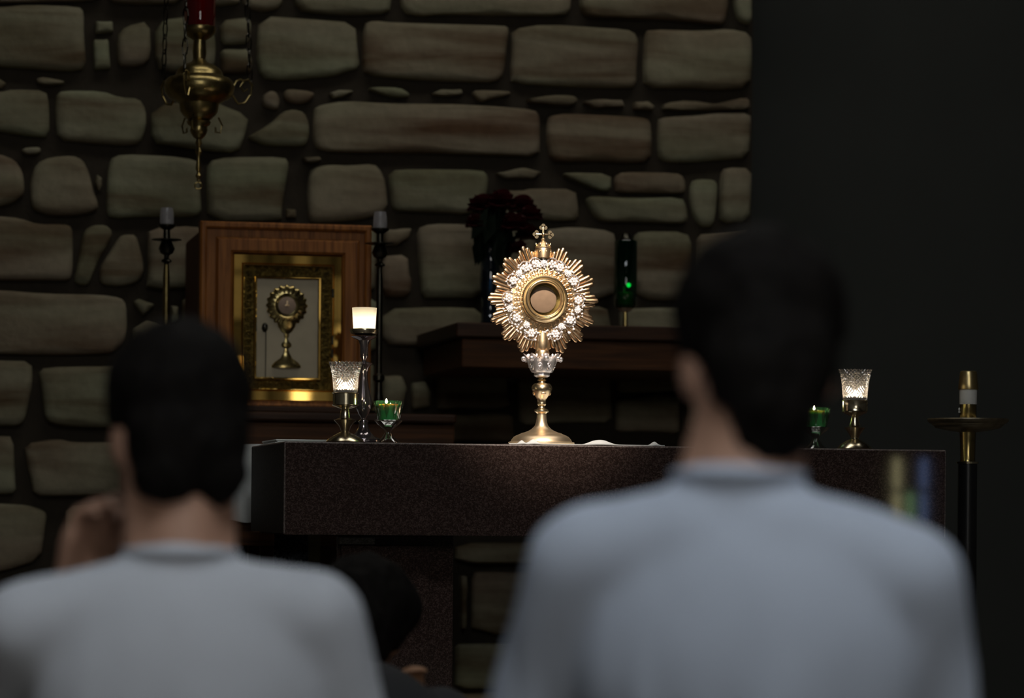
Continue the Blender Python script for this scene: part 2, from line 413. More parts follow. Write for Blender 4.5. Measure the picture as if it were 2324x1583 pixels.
# -- the ledge-stone wall: every stone its own piece, traced course by course
TR = '''-20 -40 225 -40 235 -2 130 4 30 6 -20 4|240 -40 420 -40 415 4 340 9 262 5 246 -6|428 -40 540 -40 545 6 500 12 440 8|550 -40 648 -40 645 2 633 18 600 26 565 18 550 2
665 -40 892 -40 890 4 885 28 800 34 735 31 672 22|906 -40 1298 -40 1297 4 1297 20 1285 34 1147 35 1000 31 958 36 913 27|1315 -40 1655 -40 1654 5 1648 48 1638 56 1520 44 1400 41 1337 38 1320 27|1666 -40 1708 -40 1708 5 1706 55 1686 51 1670 32
-70 15 0 15 60 9 180 14 192 26 192 80 198 155 155 162 0 150 -70 146|212 88 247 87 252 155 214 158|217 48 256 48 258 73 217 76|266 80 285 58 340 46 345 130 322 150 275 152 266 135|355 46 430 36 480 42 492 100 488 158 400 166 350 150
502 112 565 110 574 140 570 165 502 166|500 46 555 38 572 44 570 96 535 100 502 100|590 35 700 40 808 50 814 110 819 154 790 160 760 172 640 182 592 175 582 120
827 52 845 46 893 50 1144 57 1157 63 1151 103 1147 165 1130 186 1044 184 941 179 829 169 823 138|1163 65 1237 53 1388 62 1440 69 1452 93 1448 145 1447 196 1423 199 1285 196 1163 187 1160 165 1165 100|1466 76 1472 66 1599 68 1654 64 1706 75 1709 119 1706 199 1623 203 1559 199 1464 199 1462 139
-40 178 0 178 15 188 5 200 -40 202|82 178 100 174 145 184 148 188 110 193 85 188|600 213 615 204 629 208 637 227 631 250 600 241 596 227|645 208 654 201 694 204 717 211 706 229 682 236 659 233 646 225|748 211 769 203 804 206 780 218 757 222|832 200 862 197 907 198 930 213 928 220 897 221 862 212
979 213 999 203 1048 203 1051 212 1020 217|1072 210 1082 203 1158 206 1161 213 1113 224 1096 231 1082 224|1182 229 1251 215 1299 217 1313 227 1299 239 1268 239|1323 231 1354 225 1413 227 1419 241 1354 245|1438 232 1470 229 1486 243 1480 250 1440 247|1503 235 1559 227 1623 239 1678 223 1703 223 1704 247 1658 249 1507 250
-70 208 0 207 30 200 106 204 113 235 114 310 75 309 0 298 -70 292|127 215 140 204 232 204 274 219 318 222 333 248 334 285 320 325 284 331 207 325 130 316 125 258|346 236 480 226 566 262 560 300 543 346 470 342 400 330 343 322|563 309 612 281 645 250 668 246 692 253 703 279 703 309 696 330 673 332 638 331 600 328 568 316
714 244 728 237 779 228 872 233 1010 234 1106 239 1216 248 1227 262 1228 310 1227 354 1130 351 1010 348 752 344 721 337 711 317 712 275|1247 262 1285 256 1388 260 1457 265 1478 272 1481 310 1480 365 1423 370 1354 365 1285 368 1251 365 1242 310 1244 275|1499 266 1539 262 1579 260 1639 254 1706 254 1708 286 1702 358 1639 362 1579 368 1511 368 1495 354 1495 278
47 340 60 334 90 333 94 342 86 349 60 350|687 358 724 356 729 363 710 370 692 367|1127 392 1189 379 1230 389 1216 403 1147 404
-50 345 0 348 34 361 52 386 57 420 55 444 28 461 0 468 -50 470|69 406 83 368 114 355 165 351 189 361 203 389 213 430 225 465 220 478 172 490 114 489 79 478 69 458|220 396 231 403 231 423 224 437 215 413|251 358 275 348 379 351 447 361 455 375 457 440 460 485 430 492 344 490 250 495 241 475 244 396|472 365 516 355 647 355 657 372 651 413 640 482 640 502 472 502 468 413|652 473 673 475 673 494 650 494
708 379 748 372 792 374 851 370 867 388 876 412 883 477 839 494 792 501 722 507 701 501 699 442 701 402|884 386 941 382 1096 384 1110 399 1108 430 1098 470 1058 486 1010 482 906 478 890 472 887 430|1118 430 1180 432 1212 425 1308 428 1314 464 1317 498 1274 501 1227 498 1118 492|1277 396 1286 391 1388 393 1388 433 1360 433 1305 411|1398 398 1415 389 1535 391 1555 402 1558 433 1550 439 1450 438 1400 436 1397 420|1330 450 1342 444 1430 448 1550 447 1560 468 1563 501 1547 507 1440 504 1380 504 1355 497 1338 470|1571 410 1591 404 1623 406 1631 417 1629 469 1621 513 1595 515 1579 497 1567 457|1639 394 1649 378 1706 380 1706 437 1702 505 1637 507 1635 457
-60 488 0 489 45 493 86 507 148 507 165 514 167 548 166 616 159 636 114 636 0 636 -60 634|193 520 211 509 241 508 257 523 250 548 227 586 209 630 200 647 177 645 167 634 175 605 184 548|273 534 286 530 309 531 318 559 327 593 327 623 311 641 273 650 234 645 225 632 227 605 245 577|336 516 449 511 470 530 475 600 470 652 332 657 336 623 336 559|484 516 690 514 694 580 690 650 490 652|704 520 856 514 856 580 852 660 704 656|871 520 936 517 930 538 902 557 874 554
948 517 979 506 1057 507 1100 514 1104 600 1100 676 995 676 958 675 955 619 951 572|866 580 925 575 930 619 936 637 933 665 917 676 866 674|1116 512 1216 512 1216 676 1116 674|1230 520 1305 512 1394 522 1401 551 1398 619 1394 680 1230 676|1440 534 1455 523 1560 524 1574 560 1570 684 1450 680 1440 620|1586 530 1702 522 1704 690 1586 686
-80 655 0 657 98 664 230 667 276 674 289 690 290 743 286 775 262 800 236 802 164 805 66 805 0 802 -80 800|302 684 315 677 351 690 348 697 325 716|388 693 404 695 404 730 388 736|302 745 335 725 385 745 395 812 310 814|414 670 640 668 640 806 414 808|654 672 856 676 856 800 654 806|868 700 1000 694 1100 700 1105 780 940 785 868 780|1116 695 1380 695 1396 780 1116 780|1410 700 1702 702 1702 790 1410 790
-70 815 0 816 73 818 75 867 66 919 57 954 42 967 0 966 -70 964|87 836 140 830 300 830 310 970 208 971 132 967 108 957 99 936 94 877|326 832 560 826 566 960 330 968|580 824 850 820 852 930 586 958|868 851 913 851 925 880 915 925 868 930|936 867 967 864 980 890 977 924 936 930|992 850 1150 848 1160 925 994 930|1175 800 1385 802 1392 960 1180 965|1400 905 1500 895 1545 900 1545 985 1400 980|1402 805 1545 803 1545 885 1404 890|1560 806 1704 806 1704 985 1562 982|1000 938 1165 938 1170 1000 1000 1002|870 945 985 942 985 1000 872 1004
-60 988 0 988 31 989 35 1075 38 1120 0 1122 -60 1120|55 1006 132 994 167 1002 250 1002 330 1010 340 1120 139 1127 76 1124 69 1082 62 1058|356 984 600 976 604 1120 360 1124|620 976 850 960 850 1110 622 1116
-60 1141 0 1141 62 1145 97 1155 108 1166 104 1197 95 1270 0 1300 -60 1300|150 1148 360 1142 372 1290 150 1296
1035 1232 1203 1230 1330 1232 1330 1278 1190 1278 1035 1276|1073 1298 1100 1296 1250 1300 1330 1302 1330 1440 1071 1440 1073 1370|1046 1306 1058 1306 1060 1335 1056 1427 1047 1425|1035 1462 1130 1460 1330 1462 1330 1560 1035 1562'''
wall_x0 = XL
wall = struct('wall_front', MB().box((wall_x0, YW, 0), (x_edge, YW + .33, CEIL)), 'mortar')
def stone(poly, k, depth):
    """poly in wall coordinates (x, z): rounded corners, proud face with a soft arris and a slightly uneven front"""
    pts = [Vector(p) for p in poly]
    n = len(pts); out = []
    if n < 6:                                   # break long sides so they waver a little
        q = []
        for i in range(n):
            a, b = pts[i], pts[(i + 1) % n]
            L = (b - a).length; q += [a, a.lerp(b, .35) + Vector((0, random.uniform(-.02, .02) * L)), a.lerp(b, .68) + Vector((0, random.uniform(-.02, .02) * L))]
        pts = q
    for i in range(len(pts)):
        a, b = pts[i], pts[(i + 1) % len(pts)]
        out += [a.lerp(b, .22), a.lerp(b, .78)]
    c = sum(out, Vector((0, 0))) / len(out)
    xs = [p.x for p in out]; zs = [p.y for p in out]
    inset = min(.022, .22 * min(max(xs) - min(xs), max(zs) - min(zs)))
    def ring(d, y):
        r = []
        for p in out:
            v = p - c; L = v.length
            q = c + v * max(.3, 1 - d / max(L, 1e-4))
            r.append((q.x - c.x, y + (noise.noise(Vector((p.x * 9, k, p.y * 9))) * .006 if d else 0), q.y - c.y))
        return r
    n = len(out)
    vs = ring(0, .005) + ring(inset * .12, -depth * .62) + ring(inset * .55, -depth * .92) + ring(inset * 1.5, -depth)
    fs = []
    for i in range(3):
        for j in range(n):
            j2 = (j + 1) % n; fs.append((i * n + j, i * n + j2, (i + 1) * n + j2, (i + 1) * n + j))
    fs.append(tuple(range(3 * n, 4 * n)))
    mb = MB().add(vs, fs)
    mb.obj('stone', STONES[k % 3], wall, 55, (c.x, YW, c.y))
boxes = []; k = 0
for poly in TR.replace('\n', '|').split('|'):
    a = [float(t) for t in poly.split()]
    pts = [on_y(a[i], a[i + 1], YW - .03) for i in range(0, len(a), 2)]
    p2 = [(min(p.x, x_edge - .002), p.z) for p in pts]
    boxes.append((min(p[0] for p in p2), max(p[0] for p in p2), min(p[1] for p in p2), max(p[1] for p in p2)))
    random.seed(100 + k)
    stone(p2, random.randrange(3) + 3 * k, random.uniform(.035, .055)); k += 1
# the same masonry goes on beyond the traced part
random.seed(55)
z = .02
while z < 3.4:
    h = random.choice((.16, .2, .24)); x = wall_x0 + 1.5 + random.uniform(0, .2)
    while x < x_edge - .06:
        L = min(random.uniform(.25, .62), x_edge - .005 - x)
        for L in (L, L * .7, L * .5, .14, .09):
            b = (x + .012, x + L - .012, z + .012, z + h - .012)
            if L <= .08 or any(b[0] < o[1] + .008 and b[1] > o[0] - .008 and b[2] < o[3] + .008 and b[3] > o[2] - .008 for o in boxes): continue
            j = lambda: random.uniform(-.008, .008)
            stone([(b[0] + j(), b[2] + j()), (b[1] + j(), b[2] + j()), (b[1] + j(), b[3] + j()), (b[0] + j(), b[3] + j())], k, random.uniform(.035, .055)); k += 1
            break
        x += L
    z += h

# ================================================================== the altar
def px_x(px, y, py=1010): return on_y(px, py, y).x
AX0, AX1 = px_x(645, YA), px_x(2148, YA)
z_low = on_y(645, 1213, YA).z
AD = .72
alt = thing('altar', 'polished dark brown granite altar slab on square pedestals', 'altar', ((AX0 + AX1) / 2, YA + AD / 2, 0))
ax, ay = alt.location.x, alt.location.y
MB().box((AX0 - ax, YA - ay, z_low), (AX1 - ax, YA + AD - ay, ZT), .004).obj('altar_slab', 'altar_granite', alt, False)
slab = alt.children[0]; slab.data.materials.append(M['honed_granite']); slab.data.materials.append(M['pale_arris'])
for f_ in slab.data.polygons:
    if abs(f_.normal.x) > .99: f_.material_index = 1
    elif f_.area < .02 and f_.normal.z > -.1: f_.material_index = 2  # paler granite on the slab's top and upright edges
px0 = [(766, 1032), (1770, 2030)]
for a, b in px0:
    xa, xb = px_x(a, YA + .2) - ax, px_x(b, YA + .2) - ax
    ped = MB().box((xa, YA + .2 - ay, 0), (xb, YA + AD - .2 - ay, z_low), .004).obj('pedestal', 'altar_granite', alt, False)
    MB().box((xa - .02, YA + .18 - ay, 0), (xb + .02, YA + AD - .18 - ay, .09), .004).obj('plinth', 'altar_granite', ped, False)
    xp = xa + (xb - xa) * .78
    MB().box((xa + .01, YA + .175 - ay, .1), (xp, YA + .2 - ay, z_low - .028), .003).obj('front_panel', 'altar_granite', ped, False)
    MB().box((xa + .004, YA + .165 - ay, z_low - .026), (xa + (xb - xa) * .31, YA + .2 - ay, z_low - .006), .003).obj('marble_strip', 'pale_marble', ped, False)
# folded white linen at the back corner of the altar top
lx = AX0 + .02
fl_ = MB()
for i, (e, h) in enumerate(((0, .004), (.006, .004), (.003, .004))):
    fl_.box((lx + e, YA + .34 + e, ZT + .0005 + i * .0042), (lx + .30 - e, YA + .66 - e, ZT + .0005 + i * .0042 + h), .0015)
tag(fl_.obj('folded_linen', 'white_linen', None, False), 'thin folded white linen on the back corner of the altar', 'linen')
# small table under a white cloth behind the altar end
cy0, cy1 = YA + .98, YA + 1.36
tx0, tx1 = on_y(425, 1100, cy0).x, on_y(640, 1100, cy0).x
tz = on_y(540, 1010, cy0).z
ct = thing('side_table', 'small wooden side table under a white cloth behind the altar end', 'table', ((tx0 + tx1) / 2, (cy0 + cy1) / 2, 0))
o3 = Vector(ct.location)
MB().box(Vector((tx0, cy0, tz - .03)) - o3, Vector((tx1, cy1, tz)) - o3, .003).obj('table_top', 'dark_wood', ct, False)
MB().box(Vector((tx0 + .02, cy0 + .015, tz - .30)) - o3, Vector((tx1 - .02, cy1 - .02, tz - .03)) - o3, .003).obj('apron', 'oak_wood_level', ct, False)
for a_ in (tx0 + .02, tx1 - .06):
    for b_ in (cy0 + .02, cy1 - .06):
        MB().box(Vector((a_, b_, 0)) - o3, Vector((a_ + .04, b_ + .04, tz - .30)) - o3, .003).obj('leg', 'dark_wood', ct, False)
zd = on_y(530, 1180, cy0 - .02).z
nu = 60; vs = []
loop = [(tx0 - .012 + (tx1 - tx0 + .024) * i / nu, cy0 - .012) for i in range(nu + 1)]
rows = [(tz + .004, .03, 0), (tz + .004, 0, 0), (tz - .02, -.004, .3), (tz - .1, -.008, .7), (zd, -.012, 1)]
for z_, inn, w_ in [(tz + .004, cy1 - cy0 + .01, 0)] + rows:
    for i, (x, y) in enumerate(loop): vs.append((x, y + inn - w_ * .007 * math.sin(i * .9) - (w_ * .004 * math.sin(i * .37)), z_ + (w_ * .004 * math.sin(i * .3) if z_ == zd else 0)))
N = nu + 1
fs = [(r * N + i, r * N + i + 1, (r + 1) * N + i + 1, (r + 1) * N + i) for r in range(5) for i in range(nu)]
o_ = len(vs); vs += [(x, y + .003, z_ - .003) for x, y, z_ in vs]
fs += [tuple(q + o_ for q in f) for f in fs] + [(5 * N + i, 5 * N + i + 1, 5 * N + i + 1 + o_, 5 * N + i + o_) for i in range(nu)]
tag(MB().add(vs, fs).obj('table_cloth', 'white_linen', None, 70), 'white cloth hanging down the front of the side table behind the altar', 'cloth')

# linen corporal under the monstrance, rumpled along its front edge
cx0, cx1 = px_x(1140, YA + .1), px_x(1490, YA + .1)
def corp(u, v):
    x = cx0 + (cx1 - cx0) * u; y = YA + .012 + .40 * v
    px = 1140 + 350 * u
    e = math.exp(-((v - .06) / .04) ** 2)
    h = .0125 * math.exp(-((px - 1352) / 22) ** 2) + .005 * math.exp(-((px - 1330) / 14) ** 2) + .0105 * math.exp(-((px - 1471) / 8) ** 2) + .0125 * math.exp(-((px - 1198) / 11) ** 2) + .0095 * math.exp(-((px - 1172) / 6) ** 2)
    return (x, y, ZT + .003 + h * e)
nu, nv = 120, 26
vs = [Vector(corp(i / nu, (j / nv) ** 2)) for i in range(nu + 1) for j in range(nv + 1)]; N = nv + 1
fs = [(i * N + j, i * N + j + 1, (i + 1) * N + j + 1, (i + 1) * N + j) for i in range(nu) for j in range(nv)]
o_ = len(vs); vs += [v - Vector((0, 0, .0022)) for v in vs]
fs += [tuple(q + o_ for q in f) for f in fs] + [(i * N, (i + 1) * N, (i + 1) * N + o_, i * N + o_) for i in range(nu)]
tag(MB().add(vs, fs).obj('corporal', 'white_linen', None, 60), 'rumpled white linen cloth lying under the gold monstrance', 'cloth')

# ================================================================== the monstrance
my = YA + .17
base_p = Vector((px_x(1228.5, my, 1013), my, ZT + .0035))
mp_ = mpp(base_p)
mon = thing('monstrance', 'gold sunburst monstrance with pearl garland standing in the spotlight', 'monstrance', base_p)
def prof(rows, ox, oy, s, ybase, k=mp_):
    """rows (radius, y) measured on an enlarged view -> metres above the thing's base"""
    return [(r / s * k, (ybase - (y / s + oy)) * k) for r, y in rows]
S6 = 6.089
def mprof(rows): return prof(rows, 1100, 780, S6, 1013.5)
MB().lathe(mprof([(455, 1420), (458, 1405), (455, 1388), (425, 1380), (410, 1350), (380, 1315), (350, 1298), (300, 1277), (288, 1272), (282, 1266), (230, 1252), (180, 1232), (140, 1208), (110, 1180), (90, 1155), (76, 1110), (67, 1050), (65, 990)]), 64).obj('base', 'satin_gold', mon)
MB().lathe(mprof([(66, 992), (78, 978), (100, 968), (104, 955), (100, 942), (66, 930), (56, 918), (45, 900), (45, 886), (62, 872), (66, 860), (62, 848), (60, 830)]), 48).obj('stem', 'gold', mon)
kn = MB().lathe(mprof([(60, 832), (64, 800), (82, 770), (108, 735), (130, 690), (141, 660), (142, 645), (136, 615), (120, 592), (103, 578), (60, 572), (48, 558), (46, 545), (64, 535), (66, 528), (46, 518), (46, 505), (70, 496)]), 48).obj('knob', 'gold', mon)
for i in range(4):
    a = i * PI / 2 - PI / 2
    r = 118 / S6 * mp_; zc = (1013.5 - (722 / S6 + 780)) * mp_
    c = Vector((r * math.cos(a), r * math.sin(a), zc)); nrm = Vector((math.cos(a), math.sin(a), -.55)).normalized()
    rot = nrm.to_track_quat('Z', 'Y').to_matrix()
    MB().ball(c, 1, 2, (.0075, .0048, .0016), rot).obj('medallion', 'satin_gold', kn)
# silver acanthus cup
def leaf_r(i, k, a, r, h):
    t = i / 11
    w_ = math.cos(8 * a)
    return r * (1 + .10 * t * w_), h + (.008 * t * t * w_ if i >= 9 else 0)
cp = mprof([(80, 492), (112, 470), (110, 445), (108, 432), (140, 425), (158, 400), (172, 360), (185, 320), (196, 285), (210, 250), (228, 225), (245, 205), (232, 205), (190, 250), (150, 330), (60, 400)])
cup = MB().lathe(cp, 64, rfun=lambda i, k, a, r, h: leaf_r(min(i, 11), k, a, r, h) if i < 13 else (r, h)).obj('acanthus_cup', 'silver', mon)
for i in range(8):
    a = i * PI / 4 + PI / 8
    zc = (1013.5 - (345 / S6 + 780)) * mp_
    d = Vector((math.cos(a), math.sin(a), 0)); t_ = Vector((-math.sin(a), math.cos(a), 0))
    mb = MB()
    cen = d * (172 / S6 * mp_) + Vector((0, 0, zc))
    mb.tube([cen + t_ * (.0062 * math.cos(q)) + (Vector((0, 0, 1)) + d * .3) * (.0085 * math.sin(q)) for q in [j * 2 * PI / 14 for j in range(14)]], .0016, 6, True)
    mb.ball(cen, .0042, 1)
    for sgn in (-1, 1):
        pts = [d * ((150 + 75 * u ** 1.4) / S6 * mp_) + t_ * sgn * (.012 * (1 - u) ** .5 * .9 + .001) + Vector((0, 0, zc - .010 + .036 * u)) for u in [j / 6 for j in range(7)]]
        mb.tube(pts, [.0014] * 5 + [.0012, .0008], 6)
    mb.obj('volute', 'silver', cup)
    a2 = i * PI / 4
    d2 = Vector((math.cos(a2), math.sin(a2), 0))
    tip = d2 * (262 / S6 * mp_) + Vector((0, 0, (1013.5 - (232 / S6 + 780)) * mp_))
    MB().ball(tip, .0068, 2, (1.1, .8, .8)).torus(tip - Vector((0, 0, .003)), .005, .0016, 14, 6, 'Y').obj('leaf_tip', 'silver', cup)
for i in range(16):
    a = i * PI / 8 + PI / 16
    tip = Vector((math.cos(a), math.sin(a), 0)) * (200 / S6 * mp_) + Vector((0, 0, (1013.5 - (200 / S6 + 780)) * mp_))
    MB().ball(tip, .005, 1, (.8, .8, 1.3)).obj('leaf_point', 'silver', cup)
# neck between cup and sun
zs = (1013.5 - 685) * mp_            # sun centre above the base
MB().lathe([(16 * mp_, (1013.5 - 816) * mp_), (17 * mp_, (1013.5 - 806) * mp_), (15 * mp_, (1013.5 - 800) * mp_), (17.5 * mp_, (1013.5 - 794) * mp_), (16.5 * mp_, (1013.5 - 778) * mp_), (14 * mp_, (1013.5 - 760) * mp_)], 24).obj('neck', 'filigree_gold', mon)
# rays: fluted blades in fourteen stepped points
def ray_mesh(Rt, w0, w1):
    mb = MB(); st = [(70, w0), (Rt - 12, w1), (Rt - 3, w1 * .95), (Rt - .8, w1 * .6), (Rt, w1 * .12)]; rows = []
    vs = []
    for r, w_ in st:
        for q in range(7):
            a = PI * q / 6
            vs.append((r * mp_, -.0035 * math.sin(a) * (w_ / w1) ** .5 - .0005, w_ * .5 * math.cos(a) * mp_))
    fs = [(i * 7 + q, i * 7 + q + 1, (i + 1) * 7 + q + 1, (i + 1) * 7 + q) for i in range(4) for q in range(6)]
    fs += [(i * 7, (i + 1) * 7, (i + 1) * 7 + 6, i * 7 + 6) for i in range(4)] + [tuple(range(7)), tuple(range(28, 35))]
    return mb.add(vs, fs).mesh('ray', 'ray_gold', 60)
RL = {0: 129.5, 1: 123.5, 2: 113}
rmesh = {j: ray_mesh(RL[j], 7.0, 10.8 if j == 0 else 10.0) for j in RL}
sun_c = Vector((0, 0, zs))
for s_ in range(16):
    if s_ in (4, 12): continue
    a0 = s_ * PI / 8
    cl = MB().prism([(r * mp_ * math.cos(a), r * mp_ * math.sin(a)) for r, a in [(60, -.19), (104, -.19), (116, -.08), (121, 0), (116, .08), (104, .19), (60, .19)]], .0, .0012).obj('ray_cluster', 'ray_gold', mon, 30, sun_c)
    cl.rotation_euler = (0, -a0, 0)
    for j in range(-2, 3):
        o = link('ray', rmesh[abs(j)], cl)
        o.rotation_euler = (R(random.uniform(-3, 3)), -R(j * 4.4), R(random.uniform(-2.5, 2.5)))
        o.location = (0, -.0008 * (3 - abs(j)) - random.uniform(0, .0006), 0)
for s_ in (4, 12):                     # shorter rays beside crown and neck
    for j in (-2, 2):
        o = link('ray', rmesh[2], mon, sun_c); o.rotation_euler = (0, -(s_ * PI / 8 + R(j * 4.4)), 0)
# garland plate, scrolls, pearls
MB().lathe([(50 * mp_, 0), (88 * mp_, 0), (90 * mp_, -.003), (70 * mp_, -.010), (50 * mp_, -.012)], 64, sun_c, 'Y', cap=False).obj('backing_plate', 'filigree_gold', mon)
fil = MB()
for i in range(34):
    a = 2 * PI * i / 34
    for rr, rad in ((58, 3.6), (65.5, 3.2)):
        aa = a + (PI / 34 if rr == 66 else 0)
        c = sun_c + Vector((rr * mp_ * math.cos(aa), -.0135, rr * mp_ * math.sin(aa)))
        fil.torus(c, rad * mp_, .0013, 10, 5)
    c = sun_c + Vector((71.5 * mp_ * math.cos(a), -.0125, 71.5 * mp_ * math.sin(a)))
    fil.ball(c, .0021, 1)
fil.obj('filigree_ring', 'filigree_gold', mon)
gar = [(345, 900, 1), (1140, 905, 1), (525, 540, 1), (935, 530, 1), (395, 705, 1), (1085, 700, 1), (435, 1120, 1), (1045, 1130, 1), (600, 1300, 1), (885, 1300, 1), (640, 470, 2), (850, 470, 2),
       (740, 410, 0), (440, 605, 0), (1030, 600, 0), (345, 1020, 0), (1145, 1020, 0), (550, 1195, 0), (950, 1205, 0)]
S7 = 4.947
random.seed(3)
for gx, gy, kind in gar:
    dx, dz = (gx - 745) / S7, -(gy - 908) / S7
    L = math.hypot(dx, dz)
    f_ = min(1.0, 82 / L); dx *= f_; dz *= f_
    c = sun_c + Vector((dx * mp_, -.015, dz * mp_))
    mb = MB()
    if kind == 0:                      # bunch of grapes
        for r_, n_ in ((0, 1), (3.2, 6), (6.2, 10)):
            for q in range(n_):
                a = 2 * PI * q / max(n_, 1) + r_
                mb.ball(c + Vector((r_ * mp_ * math.cos(a), -.005 + .0006 * r_, r_ * mp_ * math.sin(a))), 2.2 * mp_, 1)
        mb.obj('grape_cluster', 'pearl', mon)
    else:                              # flower of pearls inside a silver scroll
        n_ = 6 if kind == 1 else 5
        for q in range(n_):
            a = 2 * PI * q / n_ + gx
            mb.ball(c + Vector((6.6 * mp_ * math.cos(a), -.002, 6.6 * mp_ * math.sin(a))), 4.0 * mp_, 1)
        mb.ball(c + Vector((0, -.004, 0)), 3.4 * mp_, 1)
        fl = mb.obj('pearl_flower', 'pearl', mon)
        rr = 14.5
        MB().tube([c + Vector((rr * mp_ * math.cos(q), .004, rr * mp_ * math.sin(q))) for q in [math.atan2(dz, dx) - 2.3 + 4.6 * j / 18 for j in range(19)]], .0019, 6).obj('scroll', 'silver', fl)
bd = MB()
for i in range(260):
    a = random.uniform(0, 2 * PI); rr = random.uniform(69, 97)
    bd.ball(sun_c + Vector((rr * mp_ * math.cos(a), -.009 - random.uniform(0, .006), rr * mp_ * math.sin(a))), random.uniform(1.7, 3.3) * mp_, 1)
tag(bd.obj('loose_pearls', 'pearl', mon), kind='stuff')
# lunette: moulded ring, glass and host
ry = -.036
MB().lathe([(52 * mp_, -.010), (53.5 * mp_, ry + .008), (53 * mp_, ry + .002), (51 * mp_, ry), (48 * mp_, ry + .003), (46.5 * mp_, ry + .004), (44.5 * mp_, ry), (42.5 * mp_, ry - .001), (41 * mp_, ry + .003), (39.5 * mp_, ry + .003), (38 * mp_, ry + .001), (36.5 * mp_, ry + .003), (36 * mp_, ry + .010), (36.5 * mp_, -.004)], 80, sun_c, 'Y', cap=False).obj('lunette_ring', 'gold', mon)
MB().lathe([(.001, -.006), (37 * mp_, -.006), (37 * mp_, -.003), (.001, -.003)], 48, sun_c, 'Y', cap=False).obj('lunette_back', 'old_brass', mon)
MB().lathe([(.0005, -.013), (28 * mp_, -.013), (30 * mp_, -.0115), (28 * mp_, -.010), (.0005, -.010)], 48, sun_c, 'Y', cap=False).obj('host', 'host_bread', mon)
MB().lathe([(.0005, ry + .006), (36.2 * mp_, ry + .006), (36.2 * mp_, ry + .007), (.0005, ry + .007)], 48, sun_c, 'Y', cap=False).obj('lunette_glass', 'pane_glass', mon)
# crown and budded cross
zc0 = (1013.5 - 578) * mp_
cr = MB().lathe([(19 * mp_, zc0 - 12 * mp_), (19.5 * mp_, zc0 + 4 * mp_), (18 * mp_, zc0 + 10 * mp_), (19 * mp_, zc0 + 12 * mp_), (16 * mp_, zc0 + 17 * mp_), (12 * mp_, zc0 + 21 * mp_), (7 * mp_, zc0 + 24 * mp_), (4 * mp_, zc0 + 27 * mp_), (5 * mp_, zc0 + 30 * mp_), (3 * mp_, zc0 + 33 * mp_)], 24, (0, 0, 0))
crown = cr.obj('crown', 'filigree_gold', mon)
for i in range(8):
    a = i * PI / 4 + .2
    MB().ball((17.5 * mp_ * math.cos(a), 17.5 * mp_ * math.sin(a), zc0 + 17 * mp_), .004, 1, (.8, .8, 1.6)).ball((19 * mp_ * math.cos(a), 19 * mp_ * math.sin(a), zc0 + 2 * mp_), .0032, 1).obj('crown_leaf', 'gold', crown)
zc1 = (1013.5 - 537) * mp_; th = .0022
def disc(mb, x, z, r): mb.lathe([(r, -th), (r, th)], 20, (x, 0, z), 'Y')
cx = MB(); u = mp_
cx.box((-2.2 * u, -th * 1.6, zc1 - 15 * u), (2.2 * u, th * 1.6, zc1 + 17 * u), .0008).box((-17 * u, -th * 1.5, zc1 - 1.8 * u), (17 * u, th * 1.5, zc1 + 1.8 * u), .0008)
for ax_, az_ in ((-1, 0), (1, 0), (0, 1)):
    ex, ez = ax_ * 15.5 * u, zc1 + az_ * 15.5 * u
    disc(cx, ex + ax_ * 4.6 * u, ez + az_ * 4.6 * u, 4.6 * u)
    disc(cx, ex - az_ * 4.9 * u, ez - ax_ * 4.9 * u, 4.6 * u); disc(cx, ex + az_ * 4.9 * u, ez + ax_ * 4.9 * u, 4.6 * u)
cx.ball((0, -.003, zc1), 4.2 * u, 2)
cx.obj('cross', 'gold', mon, 30)

# ================================================================== candle holders on the altar
def stand_on_altar(px, py, dy): return Vector((px_x(px, YA + dy, py), YA + dy, ZT + .0005))
def cut_cup(parent, rows, seg=52, nr=19, amp=.0017):
    """cup with a diamond-cut outside: rows are (radius, z) from bottom to top"""
    def lerp_r(t):
        z_ = rows[0][1] + (rows[-1][1] - rows[0][1]) * t
        for (r0, z0), (r1, z1) in zip(rows, rows[1:]):
            if z_ <= z1 + 1e-9: return r0 + (r1 - r0) * (z_ - z0) / (z1 - z0), z_
        return rows[-1]
    vs = []; fs = []
    for i in range(nr):
        r, z_ = lerp_r(i / (nr - 1))
        for k in range(seg):
            a = 2 * PI * k / seg
            up_ = (i + k) % 2 == 0
            rr = r + (amp if up_ else -amp)
            vs.append((rr * math.cos(a), rr * math.sin(a), z_ + (.0036 if i == nr - 1 and up_ else 0)))
    for i in range(nr - 1):
        for k in range(seg):
            k2 = (k + 1) % seg
            a, b, c, d = i * seg + k, i * seg + k2, (i + 1) * seg + k2, (i + 1) * seg + k
            fs += [(a, b, d), (b, c, d)] if (i + k) % 2 else [(a, c, d), (a, b, c)]
    fs.append(tuple(range(seg)))
    return MB().add(vs, fs).obj('cup', 'crystal_glass', parent, False)
def tealight(parent, z0, r, h=.016, wax='candle_wax', fl=(.005, .017), fx=0):
    MB().lathe([(r, z0), (r, z0 + h), (r * .92, z0 + h), (r * .9, z0 + h - .002), (.0005, z0 + h - .0025)], 28).obj('wax', wax, parent)
    MB().lathe([(.0008, z0 + h - .003), (.0008, z0 + h + .004)], 6, (fx, 0, 0)).obj('wick', 'black_pole', parent)
    flame_obj(parent, (fx, 0, z0 + h + .002), fl[1], fl[0])
S4 = 4.523
def rows4(rows, ybase, k, s=S4, oy=680): return prof(rows, 0, oy, s, ybase, k)
